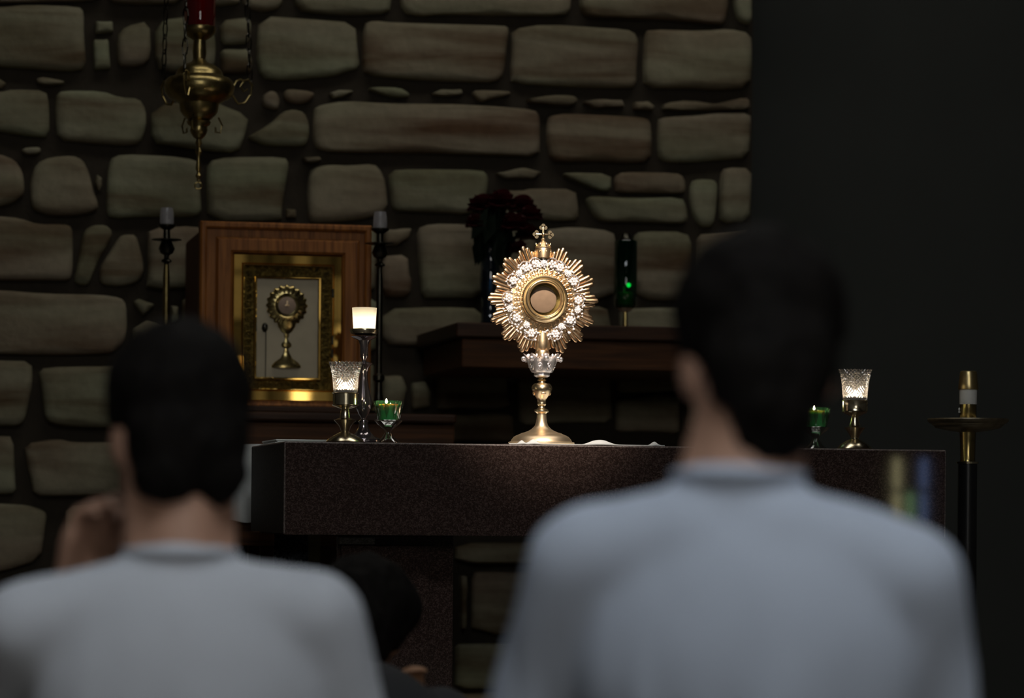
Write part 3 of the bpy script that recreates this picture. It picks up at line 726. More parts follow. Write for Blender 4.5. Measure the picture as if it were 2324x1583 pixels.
# tall holder with frosted cup
p = stand_on_altar(824.5, 1008, .215); k4 = mpp(p)
t = thing('tall_candlestick', 'tall smoked-glass candlestick with brass cup behind the cut-glass votive', 'candlestick', p)
r_ = lambda rows: rows4(rows, 680 + 1482 / S4, k4)
MB().lathe(r_([(175, 1482), (186, 1455), (180, 1432), (112, 1402), (76, 1362), (52, 1320), (46, 1262)]), 40).obj('foot', 'smoked_base', t)
MB().lathe(r_([(46, 1262), (52, 1252), (50, 1244), (24, 1232), (28, 1210), (50, 1180), (76, 1122), (86, 1062), (76, 1000), (52, 900), (39, 820), (38, 760), (50, 702), (84, 664), (93, 655), (60, 648), (22, 636), (22, 616), (38, 592), (41, 540), (43, 470), (60, 422), (128, 390), (136, 382), (100, 376)]), 40).obj('stem', 'smoked_base', t)
MB().lathe(r_([(100, 368), (138, 352), (150, 322), (146, 306), (134, 312), (120, 340), (20, 345)]), 40).obj('brass_cup', 'brass_holder', t)
zb = r_([(0, 345)])[0][1]
t2 = thing('frosted_votive', 'glowing white frosted votive cup on top of the tall candlestick', 'votive candle', p + Vector((0, 0, zb + .0005)))
ks = k4 / S4
MB().lathe([(.001, 0), (110 * ks, 0), (113 * ks, 45 * ks), (127 * ks, 255 * ks), (124 * ks, 255 * ks)], 40, cap=False).obj('cup', 'frosted_glass', t2)
tealight(t2, .002, .017, .014)
# cut-glass votives on brass holders
def crystal_holder(px, py, dy, body, cuprows, s, oy, ybase, lab1, lab2, axis_k=None):
    p = stand_on_altar(px, py, dy); k_ = mpp(p)
    t = thing('brass_candle_holder', lab1, 'candle holder', p)
    rr = prof(body, 0, oy, s, ybase, k_)
    n_ = len(rr)
    MB().lathe(rr[:5], 40).obj('foot', 'brass_holder', t)
    MB().lathe(rr[4:n_ - 7], 40).obj('stem', 'brass_holder', t)
    MB().lathe(rr[n_ - 8:], 40).obj('brass_cup', 'brass_holder', t)
    cr_ = prof(cuprows, 0, oy, s, ybase, k_); z0 = cr_[0][1]
    t2 = thing('cut_glass_votive', lab2, 'votive candle', p + Vector((0, 0, rr[-1][1] + .0005)))
    cut_cup(t2, [(r, z - rr[-1][1]) for r, z in [(cr_[0][0], rr[-1][1])] + cr_])
    tealight(t2, .002, cr_[0][0] * .86, cr_[0][1] - rr[-1][1] + .006, fl=(.0062, .019))
crystal_holder(783, 1008, .085,
    [(190, 1478), (196, 1468), (172, 1440), (112, 1402), (60, 1376), (40, 1365), (46, 1350), (60, 1310), (100, 1266), (118, 1246), (90, 1238), (58, 1226), (46, 1150), (36, 1134), (70, 1124), (130, 1102), (138, 1094), (130, 1088), (129, 978), (139, 970), (130, 966), (122, 980), (20, 1000)],
    [(116, 966), (122, 900), (128, 820), (150, 715), (168, 662)], S4, 680, 680 + 1478 / S4,
    'brass candle holder with round foot beside the tall smoked-glass candlestick', 'lit cut-glass votive cup in front of the tall candlestick')
crystal_holder(1939.5, 1024, .10,
    [(152, 812), (156, 803), (132, 770), (72, 732), (38, 716), (36, 710), (48, 680), (80, 636), (96, 618), (76, 612), (52, 600), (38, 558), (31, 522), (28, 515), (46, 513), (112, 482), (119, 474), (115, 468), (115, 382), (120, 374), (112, 370), (104, 384), (20, 400)],
    [(103, 369), (108, 300), (118, 210), (132, 140), (145, 106)], 3.958, 820, 820 + 812 / 3.958,
    'brass candle holder alone near the altar corner by the floor candlestick', 'lit cut-glass votive cup near the altar corner by the floor candlestick')
# green votives in leafy glass
def green_votive(px, py, dy, lab1, lab2, lit=True):
    p = stand_on_altar(px, py, dy); k_ = mpp(p) / S4
    t = thing('glass_pedestal', lab1, 'candle holder', p)
    H = lambda y: (1482 - y) * k_
    MB().lathe([(132 * k_, H(1482)), (128 * k_, H(1474)), (70 * k_, H(1430)), (45 * k_, H(1392)), (30 * k_, H(1370)), (36 * k_, H(1352)), (60 * k_, H(1330)), (110 * k_, H(1292)), (146 * k_, H(1254)), (140 * k_, H(1248)), (60 * k_, H(1262)), (.001, H(1266))], 36, cap=False).obj('pedestal_glass', 'clear_glass', t)
    t2 = thing('green_votive', lab2, 'votive candle', p + Vector((0, 0, H(1262) + .0004)))
    z = lambda y: H(y) - H(1262)
    cupo = MB().lathe([(.001, .001), (104 * k_, .001), (114 * k_, z(1240)), (122 * k_, z(1150)), (132 * k_, z(1056)), (128 * k_, z(1050))], 36, cap=False).obj('cup', 'green_glass', t2)
    for i in range(10):                # raised leaves round the cup
        a = 2 * PI * i / 10; d = Vector((math.cos(a), math.sin(a), 0)); q = Vector((-math.sin(a), math.cos(a), 0))
        low, up = d * 118 * k_ + Vector((0, 0, z(1235))), d * 154 * k_ + Vector((0, 0, z(1050)))
        mid = d * 134 * k_ + Vector((0, 0, z(1130)))
        vs = [low, mid + q * 26 * k_, up, mid - q * 26 * k_, mid + d * .004]
        MB().add(vs, [(0, 1, 4), (1, 2, 4), (2, 3, 4), (3, 0, 4), (0, 3, 2, 1)]).obj('glass_leaf', 'clear_glass', cupo, False)
    tealight(t2, .003, 98 * k_, (z(1085) - .003), 'green_wax', fl=(.0034, .013), fx=-5 * k_ * S4)
green_votive(881, 1008, .07, 'clear glass pedestal dish between the tall candlestick and the monstrance', 'green glass votive with a bare flame beside the tall candlestick')
green_votive(1851, 1020, .2, 'clear glass pedestal dish half hidden behind the right worshipper\'s head', 'green glass votive half hidden behind the right worshipper\'s head')

# ================================================================== ceiling spotlight
sp_p = base_p + Vector((-.2, -2.6, 2.85))
fx = thing('ceiling_spotlight', 'small black ceiling spotlight aimed at the monstrance', 'spotlight', (sp_p.x, sp_p.y, CEIL))
tgt = base_p + Vector((-.03, 0, .34))
dirv = (tgt - sp_p).normalized()
loc = sp_p - Vector(fx.location)
MB().tube([Vector((0, 0, -.002)), loc - dirv * .15], .012, 10).obj('drop_rod', 'black_pole', fx)
q = dirv.to_track_quat('Z', 'Y').to_matrix()
mb = MB().lathe([(.03, -.17), (.05, -.15), (.055, .0), (.05, .0), (.045, -.1), (.01, -.11)], 24)
mb.v = [tuple(q @ Vector(v) + loc - dirv * .02) for v in mb.v]
mb.obj('lamp_can', 'black_pole', fx)
ld = bpy.data.lights.new('spot_beam', 'SPOT'); ld.energy = SPOT_W; ld.color = (1.0, .86, .74); ld.spot_size = R(15); ld.spot_blend = .9; ld.shadow_soft_size = .04
lo = bpy.data.objects.new('spot_beam', ld); COL.objects.link(lo); lo.parent = fx
lo.location = loc + dirv * .01; lo.rotation_euler = dirv.to_track_quat('-Z', 'Y').to_euler()

# ================================================================== tabernacle on its stand
TY = 9.45                        # tabernacle front
def T(px, py, y=TY): return on_y(px, py, y)
z_sh = T(650, 934, 9.30).z       # top of the stand
sx0, sx1 = T(330, 960, 9.30).x, T(1037, 960, 9.30).x
st = thing('tabernacle_stand', 'wide wooden stand carrying the tabernacle behind the altar', 'stand', ((sx0 + sx1) / 2, 9.72, 0))
o3 = Vector(st.location)
def bxw(a, b, bev, origin): # box given in world coordinates
    return MB().box(Vector(a) - origin, Vector(b) - origin, bev)
z_sb = T(650, 1200, 9.30).z
bxw((sx0, 9.34, z_sb), (sx1, 10.22, z_sh - .03), .004, o3).obj('body', 'oak_wood_level', st, False)
bxw((sx0 - .02, 9.30, z_sh - .03), (sx1 + .0, 10.22, z_sh), .008, o3).obj('top_board', 'dark_wood', st, False)
mxa, mxb = T(560, 1250, 9.5).x, T(701, 1250, 9.5).x
bxw((mxa - .12, 9.5, 0), (mxb, 10.15, z_sb), .004, o3).obj('marble_base', 'black_marble', st, False)
fx0, fx1 = T(455, 700).x, T(838, 700).x
fz1 = T(650, 511).z; fz0 = z_sh + .0005
tb = thing('tabernacle', 'oak tabernacle with brass framed door showing a chalice emblem', 'tabernacle', ((fx0 + fx1) / 2, TY + .31, fz0))
o3 = Vector(tb.location)
bxw((fx0 + .012, TY + .03, fz0), (fx1 - .012, TY + .62, fz1 - .01), .004, o3).obj('case', 'side_wood', tb, False)
def frame(name, m, x0, x1, z0, z1, wl, wr, wt, wb, ya, yb, bev=.003, parent=None, org=None):
    """mitred frame: four bars in one moulding; outer x0..x1, z0..z1"""
    mb = MB(); org = org or o3
    oo = [(x0, z0), (x1, z0), (x1, z1), (x0, z1)]; ii = [(x0 + wl, z0 + wb), (x1 - wr, z0 + wb), (x1 - wr, z1 - wt), (x0 + wl, z1 - wt)]
    rows = [(oo, yb), (oo, ya + bev), ([(x + (bev if i in (0, 3) else -bev), z + (bev if i < 2 else -bev)) for i, (x, z) in enumerate(oo)], ya),
            ([(x - (bev if i in (0, 3) else -bev), z - (bev if i < 2 else -bev)) for i, (x, z) in enumerate(ii)], ya), (ii, ya + bev), (ii, yb)]
    vs = [Vector((x, y, z)) - org for pts, y in rows for x, z in pts]; n_ = len(rows)
    fs = [((r % n_) * 4 + i, (r % n_) * 4 + (i + 1) % 4, ((r + 1) % n_) * 4 + (i + 1) % 4, ((r + 1) % n_) * 4 + i) for r in range(n_) for i in range(4)]
    return mb.add(vs, fs).obj(name, m, parent or tb, 40)
kx = mpp((fx0, TY, 1.4)) / math.cos(R(12)) ** 1.0
kz = mpp((fx0, TY, 1.4))
X = lambda px: T(px, 740).x
Z = lambda py: T(650, py).z
frame('face_frame', 'oak_wood', fx0, fx1, fz0 + .02, fz1, X(524) - fx0, fx1 - X(779), fz1 - Z(572), Z(914) - fz0 - .02, TY, TY + .05, .004)
frame('outer_moulding', 'oak_wood', fx0 - .004, fx1 + .004, fz0 + .015, fz1 + .006, .022, .022, .022, .016, TY - .018, TY + .04, .006)
frame('inner_moulding', 'oak_wood', X(488), X(814), Z(916), Z(541), X(527) - X(488), X(814) - X(776), Z(541) - Z(576), Z(911) - Z(916), TY - .012, TY + .03, .008)
MB().box(Vector((fx0 - .02, TY - .035, fz0)) - o3, Vector((fx1 + .02, TY + .62, fz0 + .022)) - o3, .006).obj('plinth', 'dark_wood', tb, False)
door = bxw((X(528), TY + .012, Z(910)), (X(775), TY + .03, Z(578)), .002, o3).obj('door', 'relief_brass', tb, False)
frame('brass_frame', 'polished_brass', X(528), X(775), Z(910), Z(578), X(549) - X(528), X(775) - X(755), Z(578) - Z(600), Z(886) - Z(910), TY - .006, TY + .014, .003, door)
frame('brass_edge', 'polished_brass', X(549.5), X(754.5), Z(885.5), Z(600.5), .005, .005, .005, .005, TY - .010, TY + .014, .002, door)
# relief band: leaf scrolls all the way round
rb = MB()
def band(xa, za, xb, zb, n_):
    for i in range(n_):
        u = (i + .5) / n_; c = Vector((xa + (xb - xa) * u, TY + .010, za + (zb - za) * u)) - o3
        rb.torus(c, .0085, .0028, 12, 5); rb.ball(c, .0045, 1, (1, .7, 1))
band(X(564), Z(870), X(564), Z(612), 15); band(X(741), Z(870), X(741), Z(612), 15)
band(X(580), Z(614), X(727), Z(614), 9); band(X(580), Z(874), X(727), Z(874), 9)
rb.obj('relief_band', 'relief_brass', door)
frame('inner_trim', 'polished_brass', X(576), X(729), Z(862), Z(627), X(582.5) - X(576), X(729) - X(721.5), Z(627) - Z(632.5), Z(856) - Z(862), TY - .004, TY + .014, .003, door)
pan = bxw((X(581), TY + .006, Z(857)), (X(723), TY + .013, Z(631)), .001, o3).obj('door_panel', 'ivory_panel', door, False)
for hy in (663, 770, 800):
    bxw((X(751), TY - .012, Z(hy + 10)), (X(756), TY - .002, Z(hy - 10)), .002, o3).obj('hinge', 'dark_bronze', door, False)
# chalice and scalloped host emblem
ec = Vector((X(651), TY + .004, Z(693))) - o3
rr = 46 * kz
em = MB().lathe([(.0005, -.004), (rr * .52, -.005), (rr * .6, -.009), (rr * .9, -.006), (rr, 0), (rr * .98, .004), (.0005, .004)], 120, ec, 'Y', rfun=lambda i, k, a, r, h: (r * (1 + (.045 * math.cos(20 * a) if i in (3, 4, 5) else 0)), h), cap=False).obj('host_emblem', 'old_brass', door)
MB().lathe([(.0005, -.008), (18 * kz, -.007), (21 * kz, -.004), (21 * kz, .002)], 36, ec, 'Y', cap=False).obj('host_disc', 'host_bread', em)
MB().box(ec + Vector((-.0022, -.012, -.002)), ec + Vector((.0022, -.007, 11 * kz)), .001).box(ec + Vector((-5 * kz, -.012, -1.5 * kz)), ec + Vector((5 * kz, -.007, 2 * kz)), .001).obj('host_mark', 'filigree_gold', em)
cz = lambda py: Z(py)
rel = lambda rows: [(r * kz, cz(py) - o3.z) for r, py in rows]
MB().lathe([(a, b) for a, b in rel([(34, 834), (34, 829), (28, 822), (14, 812), (8, 800), (6, 792), (6, 790), (12, 786), (12.5, 780), (6, 772), (5, 768), (7, 762), (7, 757), (13, 752), (20, 741), (24, 728)])], 28, (ec.x, ec.y + .004, 0), cap=False, rfun=lambda i, k, a, r, h: (r, h)).obj('chalice_emblem', 'old_brass', door)
for o_c in [c for c in door.children if c.name.startswith('chalice_emblem')]:
    for v in o_c.data.vertices: v.co.y = ec.y + .004 + (v.co.y - ec.y - .004) * .35
kp = Vector((X(601), TY - .002, Z(743))) - o3
kb = MB().ball(kp, .013, 2, (.8, .6, 1.15)).obj('key_plate', 'dark_bronze', door)
MB().tube([kp + Vector((.003, -.004, -.01)), kp + Vector((.004, .004, -.06)), kp + Vector((.004, .006, Z(856) - Z(743)))], .0014, 6).obj('key_cord', 'dark_bronze', kb)

# -- tall thin candlesticks either side of the tabernacle
def side_stick(px, py_top, y, lab, lab2, br):
    p = on_y(px, 700, y); p.z = z_sh + .0005; k_ = mpp(p) / 4.398
    zt = on_y(px, py_top, y).z - p.z            # rim of the cup
    H = lambda v: zt - (v - 480) * k_
    t = thing('brass_candlestick', lab, 'candlestick', p)
    MB().lathe([(.044, 0), (.045, .008), (.038, .016), (.024, .026), (.016, .045), (.012, .07)], 28).obj('foot', br, t)
    MB().lathe([(.012, .07), (.011, .10), (.019, .108), (.019, .122), (.010, .13), (35 * k_, H(1450)), (34 * k_, H(1000)), (24 * k_, H(880))], 20).obj('shaft', br, t)
    MB().lathe([(24 * k_, H(880)), (26 * k_, H(866)), (55 * k_, H(850)), (50 * k_, H(836)), (24 * k_, H(815)), (28 * k_, H(785)), (62 * k_, H(768)), (82 * k_, H(720)), (62 * k_, H(670)), (50 * k_, H(648))], 24).obj('knob', 'dark_bronze', t)
    MB().lathe([(50 * k_, H(650)), (110 * k_, H(644)), (152 * k_, H(634)), (150 * k_, H(628)), (60 * k_, H(636)), (36 * k_, H(622)), (34 * k_, H(535)), (60 * k_, H(520)), (90 * k_, H(498)), (92 * k_, H(482)), (70 * k_, H(484)), (10 * k_, H(492))], 28).obj('drip_cup', 'dark_bronze', t)
    c = thing('glass_candle_top', lab2, 'candle', p + Vector((0, 0, H(491))))
    MB().lathe([(.001, 0), (64 * k_, 0), (70 * k_, 40 * k_), (66 * k_, 130 * k_), (58 * k_, 176 * k_)], 24, cap=False).obj('glass_sleeve', 'milky_glass', c)
    MB().lathe([(40 * k_, .001), (42 * k_, 60 * k_), (2 * k_, 66 * k_)], 20).obj('candle_stub', 'candle_wax', c)
side_stick(377, 509, 9.62, 'thin brass candlestick on the far side of the tabernacle from the monstrance', 'pale glass candle top on the candlestick beside the stone wall wall left of the tabernacle', 'dull_brass')
side_stick(861, 518, 9.365, 'thin dark candlestick between the tabernacle and the red roses', 'pale glass candle top on the candlestick between tabernacle and roses', 'dark_bronze')

# ================================================================== wooden wall shelf with flowers and green lamp
SY = 9.50
zs1 = on_y(1100, 732, SY).z
hx0, hx1 = on_y(1036, 740, SY).x, x_edge - .02
sh = thing('wall_shelf', 'deep wooden shelf on the stone wall behind the monstrance', 'shelf', ((hx0 + hx1) / 2, (SY + YW) / 2, zs1))
o3 = Vector(sh.location)
z765, z834 = on_y(1100, 766, SY).z, on_y(1100, 834, SY + .03).z
bxw((hx0, SY, z765), (hx1, YW - .062, zs1), .006, o3).obj('shelf_board', 'dark_wood', sh, False)
bxw((hx0 + .025, SY + .03, z834), (hx1 - .02, YW - .062, z765), .004, o3).obj('apron', 'oak_wood_level', sh, False)
def on_shelf(px, y, py=720):
    p = on_y(px, py, y); p.z = zs1 + .0005; return p
VP = on_shelf(1112, 9.86); kv = mpp(VP)
va = thing('flower_vase', 'slim dark blue glass vase of red roses on the shelf', 'vase', VP)
vz = lambda py: on_y(1112, py, 9.86).z - VP.z
MB().lathe([(.001, 0), (26 * kv, 0), (27 * kv, .01), (20 * kv, .03), (20 * kv, vz(690)), (24 * kv, vz(640)), (23 * kv, vz(600)), (18 * kv, vz(575)), (24 * kv, vz(560)), (22 * kv, vz(560))], 28, cap=False).obj('vase_glass', 'blue_glass', va)
MB().lathe([(.001, .004), (18 * kv, .006), (18 * kv, vz(630)), (.001, vz(630))], 20, cap=False).obj('water', 'clear_glass', va)
random.seed(21)
def rose(px, py, y, s, where):
    c = on_y(px, py, y)
    t = thing('red_rose', where, 'rose', c, 'roses in the blue vase')
    for ringn, (n_, tilt, rad) in enumerate(((3, .2, .15), (5, .65, .3), (6, 1.05, .4), (7, 1.45, .45))):
        for i in range(n_):
            a = 2 * PI * i / n_ + ringn * .7 + px
            m3 = Matrix.Rotation(a, 3, 'Z') @ Matrix.Rotation(tilt, 3, 'Y')
            vs = []; fs = []
            for u in range(5):
                for v in range(5):
                    uu, vv = (u / 4 - .5) * 2, v / 4
                    wdt = (.35 + .65 * math.sin(PI * (.15 + .62 * vv))) * .75
                    pt = Vector((rad * .25 + .25 * vv * vv - .18 * uu * uu, uu * wdt, vv * (.95 - .22 * uu * uu)))
                    vs.append((m3 @ pt) * s)
            for u in range(4):
                for v in range(4): fs.append((u * 5 + v, u * 5 + v + 1, (u + 1) * 5 + v + 1, (u + 1) * 5 + v))
            o_ = len(vs); inner = [v_ * .96 - Vector((0, 0, .002)) for v_ in vs]
            fs2 = [tuple(q_ + o_ for q_ in f) for f in fs]
            MB().add(vs + inner, fs + fs2).obj('petal', 'red_petal', t, 70)
    tip = VP + Vector((0, 0, vz(575)))
    d = tip - c
    MB().tube([Vector((0, 0, .01)), d * .4 + Vector((0, 0, -.02)), d * .97], .0035, 6).obj('stem', 'dark_leaf', t)
for (px, py, dy, s, wh) in [(1092, 470, .03, .052, 'red rose at the upper left of the bouquet on the shelf'), (1136, 462, -.05, .055, 'topmost red rose of the bouquet on the shelf'),
        (1184, 472, .04, .052, 'red rose at the upper right of the bouquet on the shelf'), (1206, 490, -.05, .042, 'rightmost red rose of the bouquet on the shelf'),
        (1082, 508, -.04, .042, 'leftmost red rose of the bouquet on the shelf'), (1168, 512, -.09, .052, 'frontmost red rose above the monstrance cross'),
        (1196, 534, .05, .046, 'red rose low on the right of the bouquet on the shelf'), (1124, 490, .09, .05, 'red rose at the back of the bouquet by the stone wall'),
        (1176, 566, -.03, .036, 'lowest red rose of the bouquet, right beside the monstrance cross')]:
    rose(px, py, 9.86 + dy, s, wh)
lf = MB()
for i in range(46):
    c = on_y(random.uniform(1082, 1158), random.uniform(500, 575), 9.86 + random.uniform(-.07, .07)) - VP
    a, b = random.uniform(0, 6.3), random.uniform(-.7, .7)
    m3 = Matrix.Rotation(a, 3, 'Z') @ Matrix.Rotation(b, 3, 'Y')
    L = random.uniform(.04, .065)
    vs = [c + m3 @ Vector(q) for q in ((0, 0, -L), (L * .42, .004, -.1 * L), (0, .006, L), (-L * .42, .004, -.1 * L), (0, -.004, 0))]
    lf.add(vs, [(0, 1, 4), (1, 2, 4), (2, 3, 4), (3, 0, 4), (0, 3, 2, 1)])
tag(lf.obj('leaves', 'dark_leaf', va, 40), kind='stuff')
# green glass lamp on the shelf
GP = on_shelf(1419, 9.80); kg = mpp(GP)
gl = thing('green_glass_lamp', 'tall green glass sanctuary candle with tiny flame on the shelf', 'candle lamp', GP)
gz = lambda py: on_y(1419, py, 9.80).z - GP.z
MB().lathe([(24 * kg, 0), (25 * kg, .006), (12 * kg, .012), (6 * kg, .018), (5 * kg, gz(708)), (9 * kg, gz(704))], 24).obj('brass_foot', 'old_brass', gl)
ho = MB().lathe([(8 * kg, gz(708)), (14 * kg, gz(702)), (22 * kg, gz(692)), (20 * kg, gz(692)), (6 * kg, gz(703))], 30, rfun=lambda i, k, a, r, h: (r * (1 + .12 * math.cos(8 * a)), h)).obj('silver_holder', 'silver', gl)
MB().lathe([(.001, gz(699)), (21 * kg, gz(699)), (25 * kg, gz(692)), (26 * kg, gz(650)), (26 * kg, gz(548)), (24.5 * kg, gz(546))], 36, cap=False).obj('green_glass', 'deep_green_glass', gl)
MB().lathe([(20 * kg, gz(546)), (14 * kg, gz(540)), (10 * kg, gz(530)), (2 * kg, gz(526))], 24).obj('cap', 'dark_bronze', gl)
MB().lathe([(19 * kg, gz(696)), (19 * kg, gz(664)), (2 * kg, gz(662))], 24).obj('candle_stub', 'green_wax', gl)
MB().ball((2 * kg, -.032, gz(648)), 4.6 * kg, 2, (1, .8, 1.1)).obj('flame', 'green_flame', gl)

# ================================================================== hanging sanctuary lamp
LY = 9.30
LP = on_y(452, 200, LY); kl = mpp(LP) / 3.297
lamp = thing('sanctuary_lamp', 'brass hanging sanctuary lamp with red glass cylinder and scroll arms', 'hanging lamp', (LP.x, LP.y, CEIL))
LZ = lambda v: on_y(452, v / 3.297, LY).z - CEIL
L_ = lambda rows: [(r * kl, LZ(v)) for r, v in rows]
MB().lathe(L_([(110, 215), (114, 190), (116, 100), (117, -40), (119, -220), (114, -225)]), 40, cap=False).obj('red_glass', 'red_glass', lamp)
MB().lathe(L_([(40, 205), (42, 60), (42, -40), (3, -44)]), 20).obj('candle_stub', 'candle_wax', lamp)
bowl = MB().lathe(L_([(118, 200), (122, 214), (118, 245), (90, 275), (60, 293), (46, 302), (50, 340), (52, 390), (46, 445), (64, 468), (110, 485), (150, 510), (172, 540), (178, 562), (186, 572), (228, 585), (254, 610), (266, 650), (254, 700), (226, 735), (180, 758), (150, 775), (146, 800), (140, 835), (122, 862), (96, 886), (80, 898), (92, 912), (84, 932), (62, 948), (66, 975), (58, 1000), (40, 1028), (18, 1042)]), 56).obj('brass_bowl', 'lamp_brass', lamp)
MB().lathe(L_([(18, 1040), (26, 1070), (12, 1102), (26, 1136), (12, 1168), (15, 1200), (22, 1262), (10, 1290), (24, 1314), (10, 1340), (14, 1352)]), 20).obj('finial', 'lamp_brass', lamp)
MB().torus((0, 0, LZ(1388)), 26 * kl, 6 * kl, 20, 8, 'Y').obj('finial_ring', 'lamp_brass', lamp)
for i in range(3):
    a = R(8) + i * 2 * PI / 3 + (0 if i else 0)
    d = Vector((math.cos(a), math.sin(a), 0))
    P_ = lambda r, v: d * r * kl + Vector((0, 0, LZ(v)))
    arm = MB().tube([P_(250, 690), P_(300, 760), P_(350, 750), P_(395, 690), (P_(410, 620)), P_(380, 575), P_(335, 585), P_(320, 630), P_(345, 665), P_(372, 648)], [9 * kl] * 8 + [7 * kl, 6 * kl], 8)
    arm.tube([P_(262, 640), P_(285, 590), P_(320, 575), P_(345, 600)], 8 * kl, 8)
    ao = arm.obj('scroll_arm', 'lamp_brass', lamp)
    MB().tube([P_(150, 870), P_(180, 930), P_(165, 985), P_(130, 980), P_(128, 945)], 7 * kl, 8).obj('lower_scroll', 'lamp_brass', lamp)
    # chain links up to the ceiling hook
    top = Vector((d.x * .05, d.y * .05, -.16)); bot = P_(390, 580); n_ = 60
    ch = MB(); ax_ = (top - bot).normalized(); s1 = ax_.cross(Vector((0, 0, 1)));
    s1 = s1.normalized() if s1.length > 1e-3 else Vector((1, 0, 0)); s2 = ax_.cross(s1)
    step = (top - bot).length / n_
    for j in range(n_):
        c = bot + ax_ * step * (j + .5); sd = s1 if j % 2 else s2
        ch.tube([c + ax_ * step * .68 * math.cos(q_) + sd * .0085 * math.sin(q_) for q_ in [k_ * PI / 4 for k_ in range(8)]], .0022, 4, True)
    ch.obj('chain', 'dark_bronze', lamp)
MB().lathe([(.02, 0), (.06, -.002), (.055, -.02), (.02, -.05), (.012, -.12), (.06, -.15), (.065, -.17), (.01, -.18)], 24).obj('ceiling_rose', 'lamp_brass', lamp)

# ================================================================== floor candlestick beside the altar
FP = on_y(2196, 1050, YA + .33); FP.z = .0; kf = mpp((FP.x, FP.y, .9)) / 3.958
fc = thing('floor_candlestick', 'tall floor candlestick with black pole and wide brass drip pan beside the altar', 'candlestick', FP)
FZ = lambda v: on_y(2196, 820 + v / 3.958, YA + .33).z
F_ = lambda rows: [(r * kf, FZ(v)) for r, v in rows]
MB().lathe([(.16, 0), (.165, .012), (.15, .03), (.09, .05), (.045, .075), (.03, .11)], 40).obj('foot', 'black_pole', fc)
MB().lathe([(.030, .10)] + F_([(85, 1100), (85, 922)]), 32).obj('pole', 'black_pole', fc)
MB().lathe(F_([(85, 920), (99, 918), (100, 900), (76, 897)]), 36).obj('collar', 'brass_holder', fc)
MB().lathe(F_([(72, 898), (66, 880), (70, 700), (74, 640), (74, 630)]), 36).obj('socket_tube', 'old_brass', fc)
MB().lathe(F_([(74, 634), (200, 618), (292, 596), (300, 586), (306, 576), (318, 572), (322, 562), (340, 556), (358, 540), (364, 524), (360, 514), (345, 516), (330, 530), (60, 540)]), 64).obj('drip_pan', 'pan_brass', fc)
FC = Vector((FP.x, FP.y, FZ(539)))
ca = thing('altar_candle', 'short white candle with brass sleeve and cap on the floor candlestick', 'candle', FC)
C_ = lambda rows: [(r * kf, FZ(v) - FC.z) for r, v in rows]
MB().lathe(C_([(70, 538), (76, 520), (76, 384)]), 32).obj('brass_sleeve', 'old_brass', ca)
MB().lathe(C_([(75, 386), (78, 380), (78, 252)]), 32).obj('wax', 'candle_wax', ca)
fo = MB().lathe(C_([(88, 252), (90, 246), (86, 200), (80, 150), (77, 105), (72, 90), (60, 84), (20, 90)]), 32).obj('brass_follower', 'satin_brass', ca)
MB().ball((-86 * kf, -.002, FZ(430) - FC.z), .004, 1, (.7, .7, 1.4)).ball((-84 * kf, 0, FZ(455) - FC.z), .003, 1).obj('wax_drip', 'candle_wax', ca)
for dx in (-105, 300):
    tag(MB().ball((FP.x + dx * kf, FP.y - .01, FZ(516)), .006, 1, (1.3, 1, .6)).obj('wax_crumb', 'candle_wax', None), 'crumb of spilled white wax on the %s of the floor candlestick drip pan' % ('near side' if dx < 0 else 'outer rim'), 'wax crumb', 'wax crumbs on the drip pan')

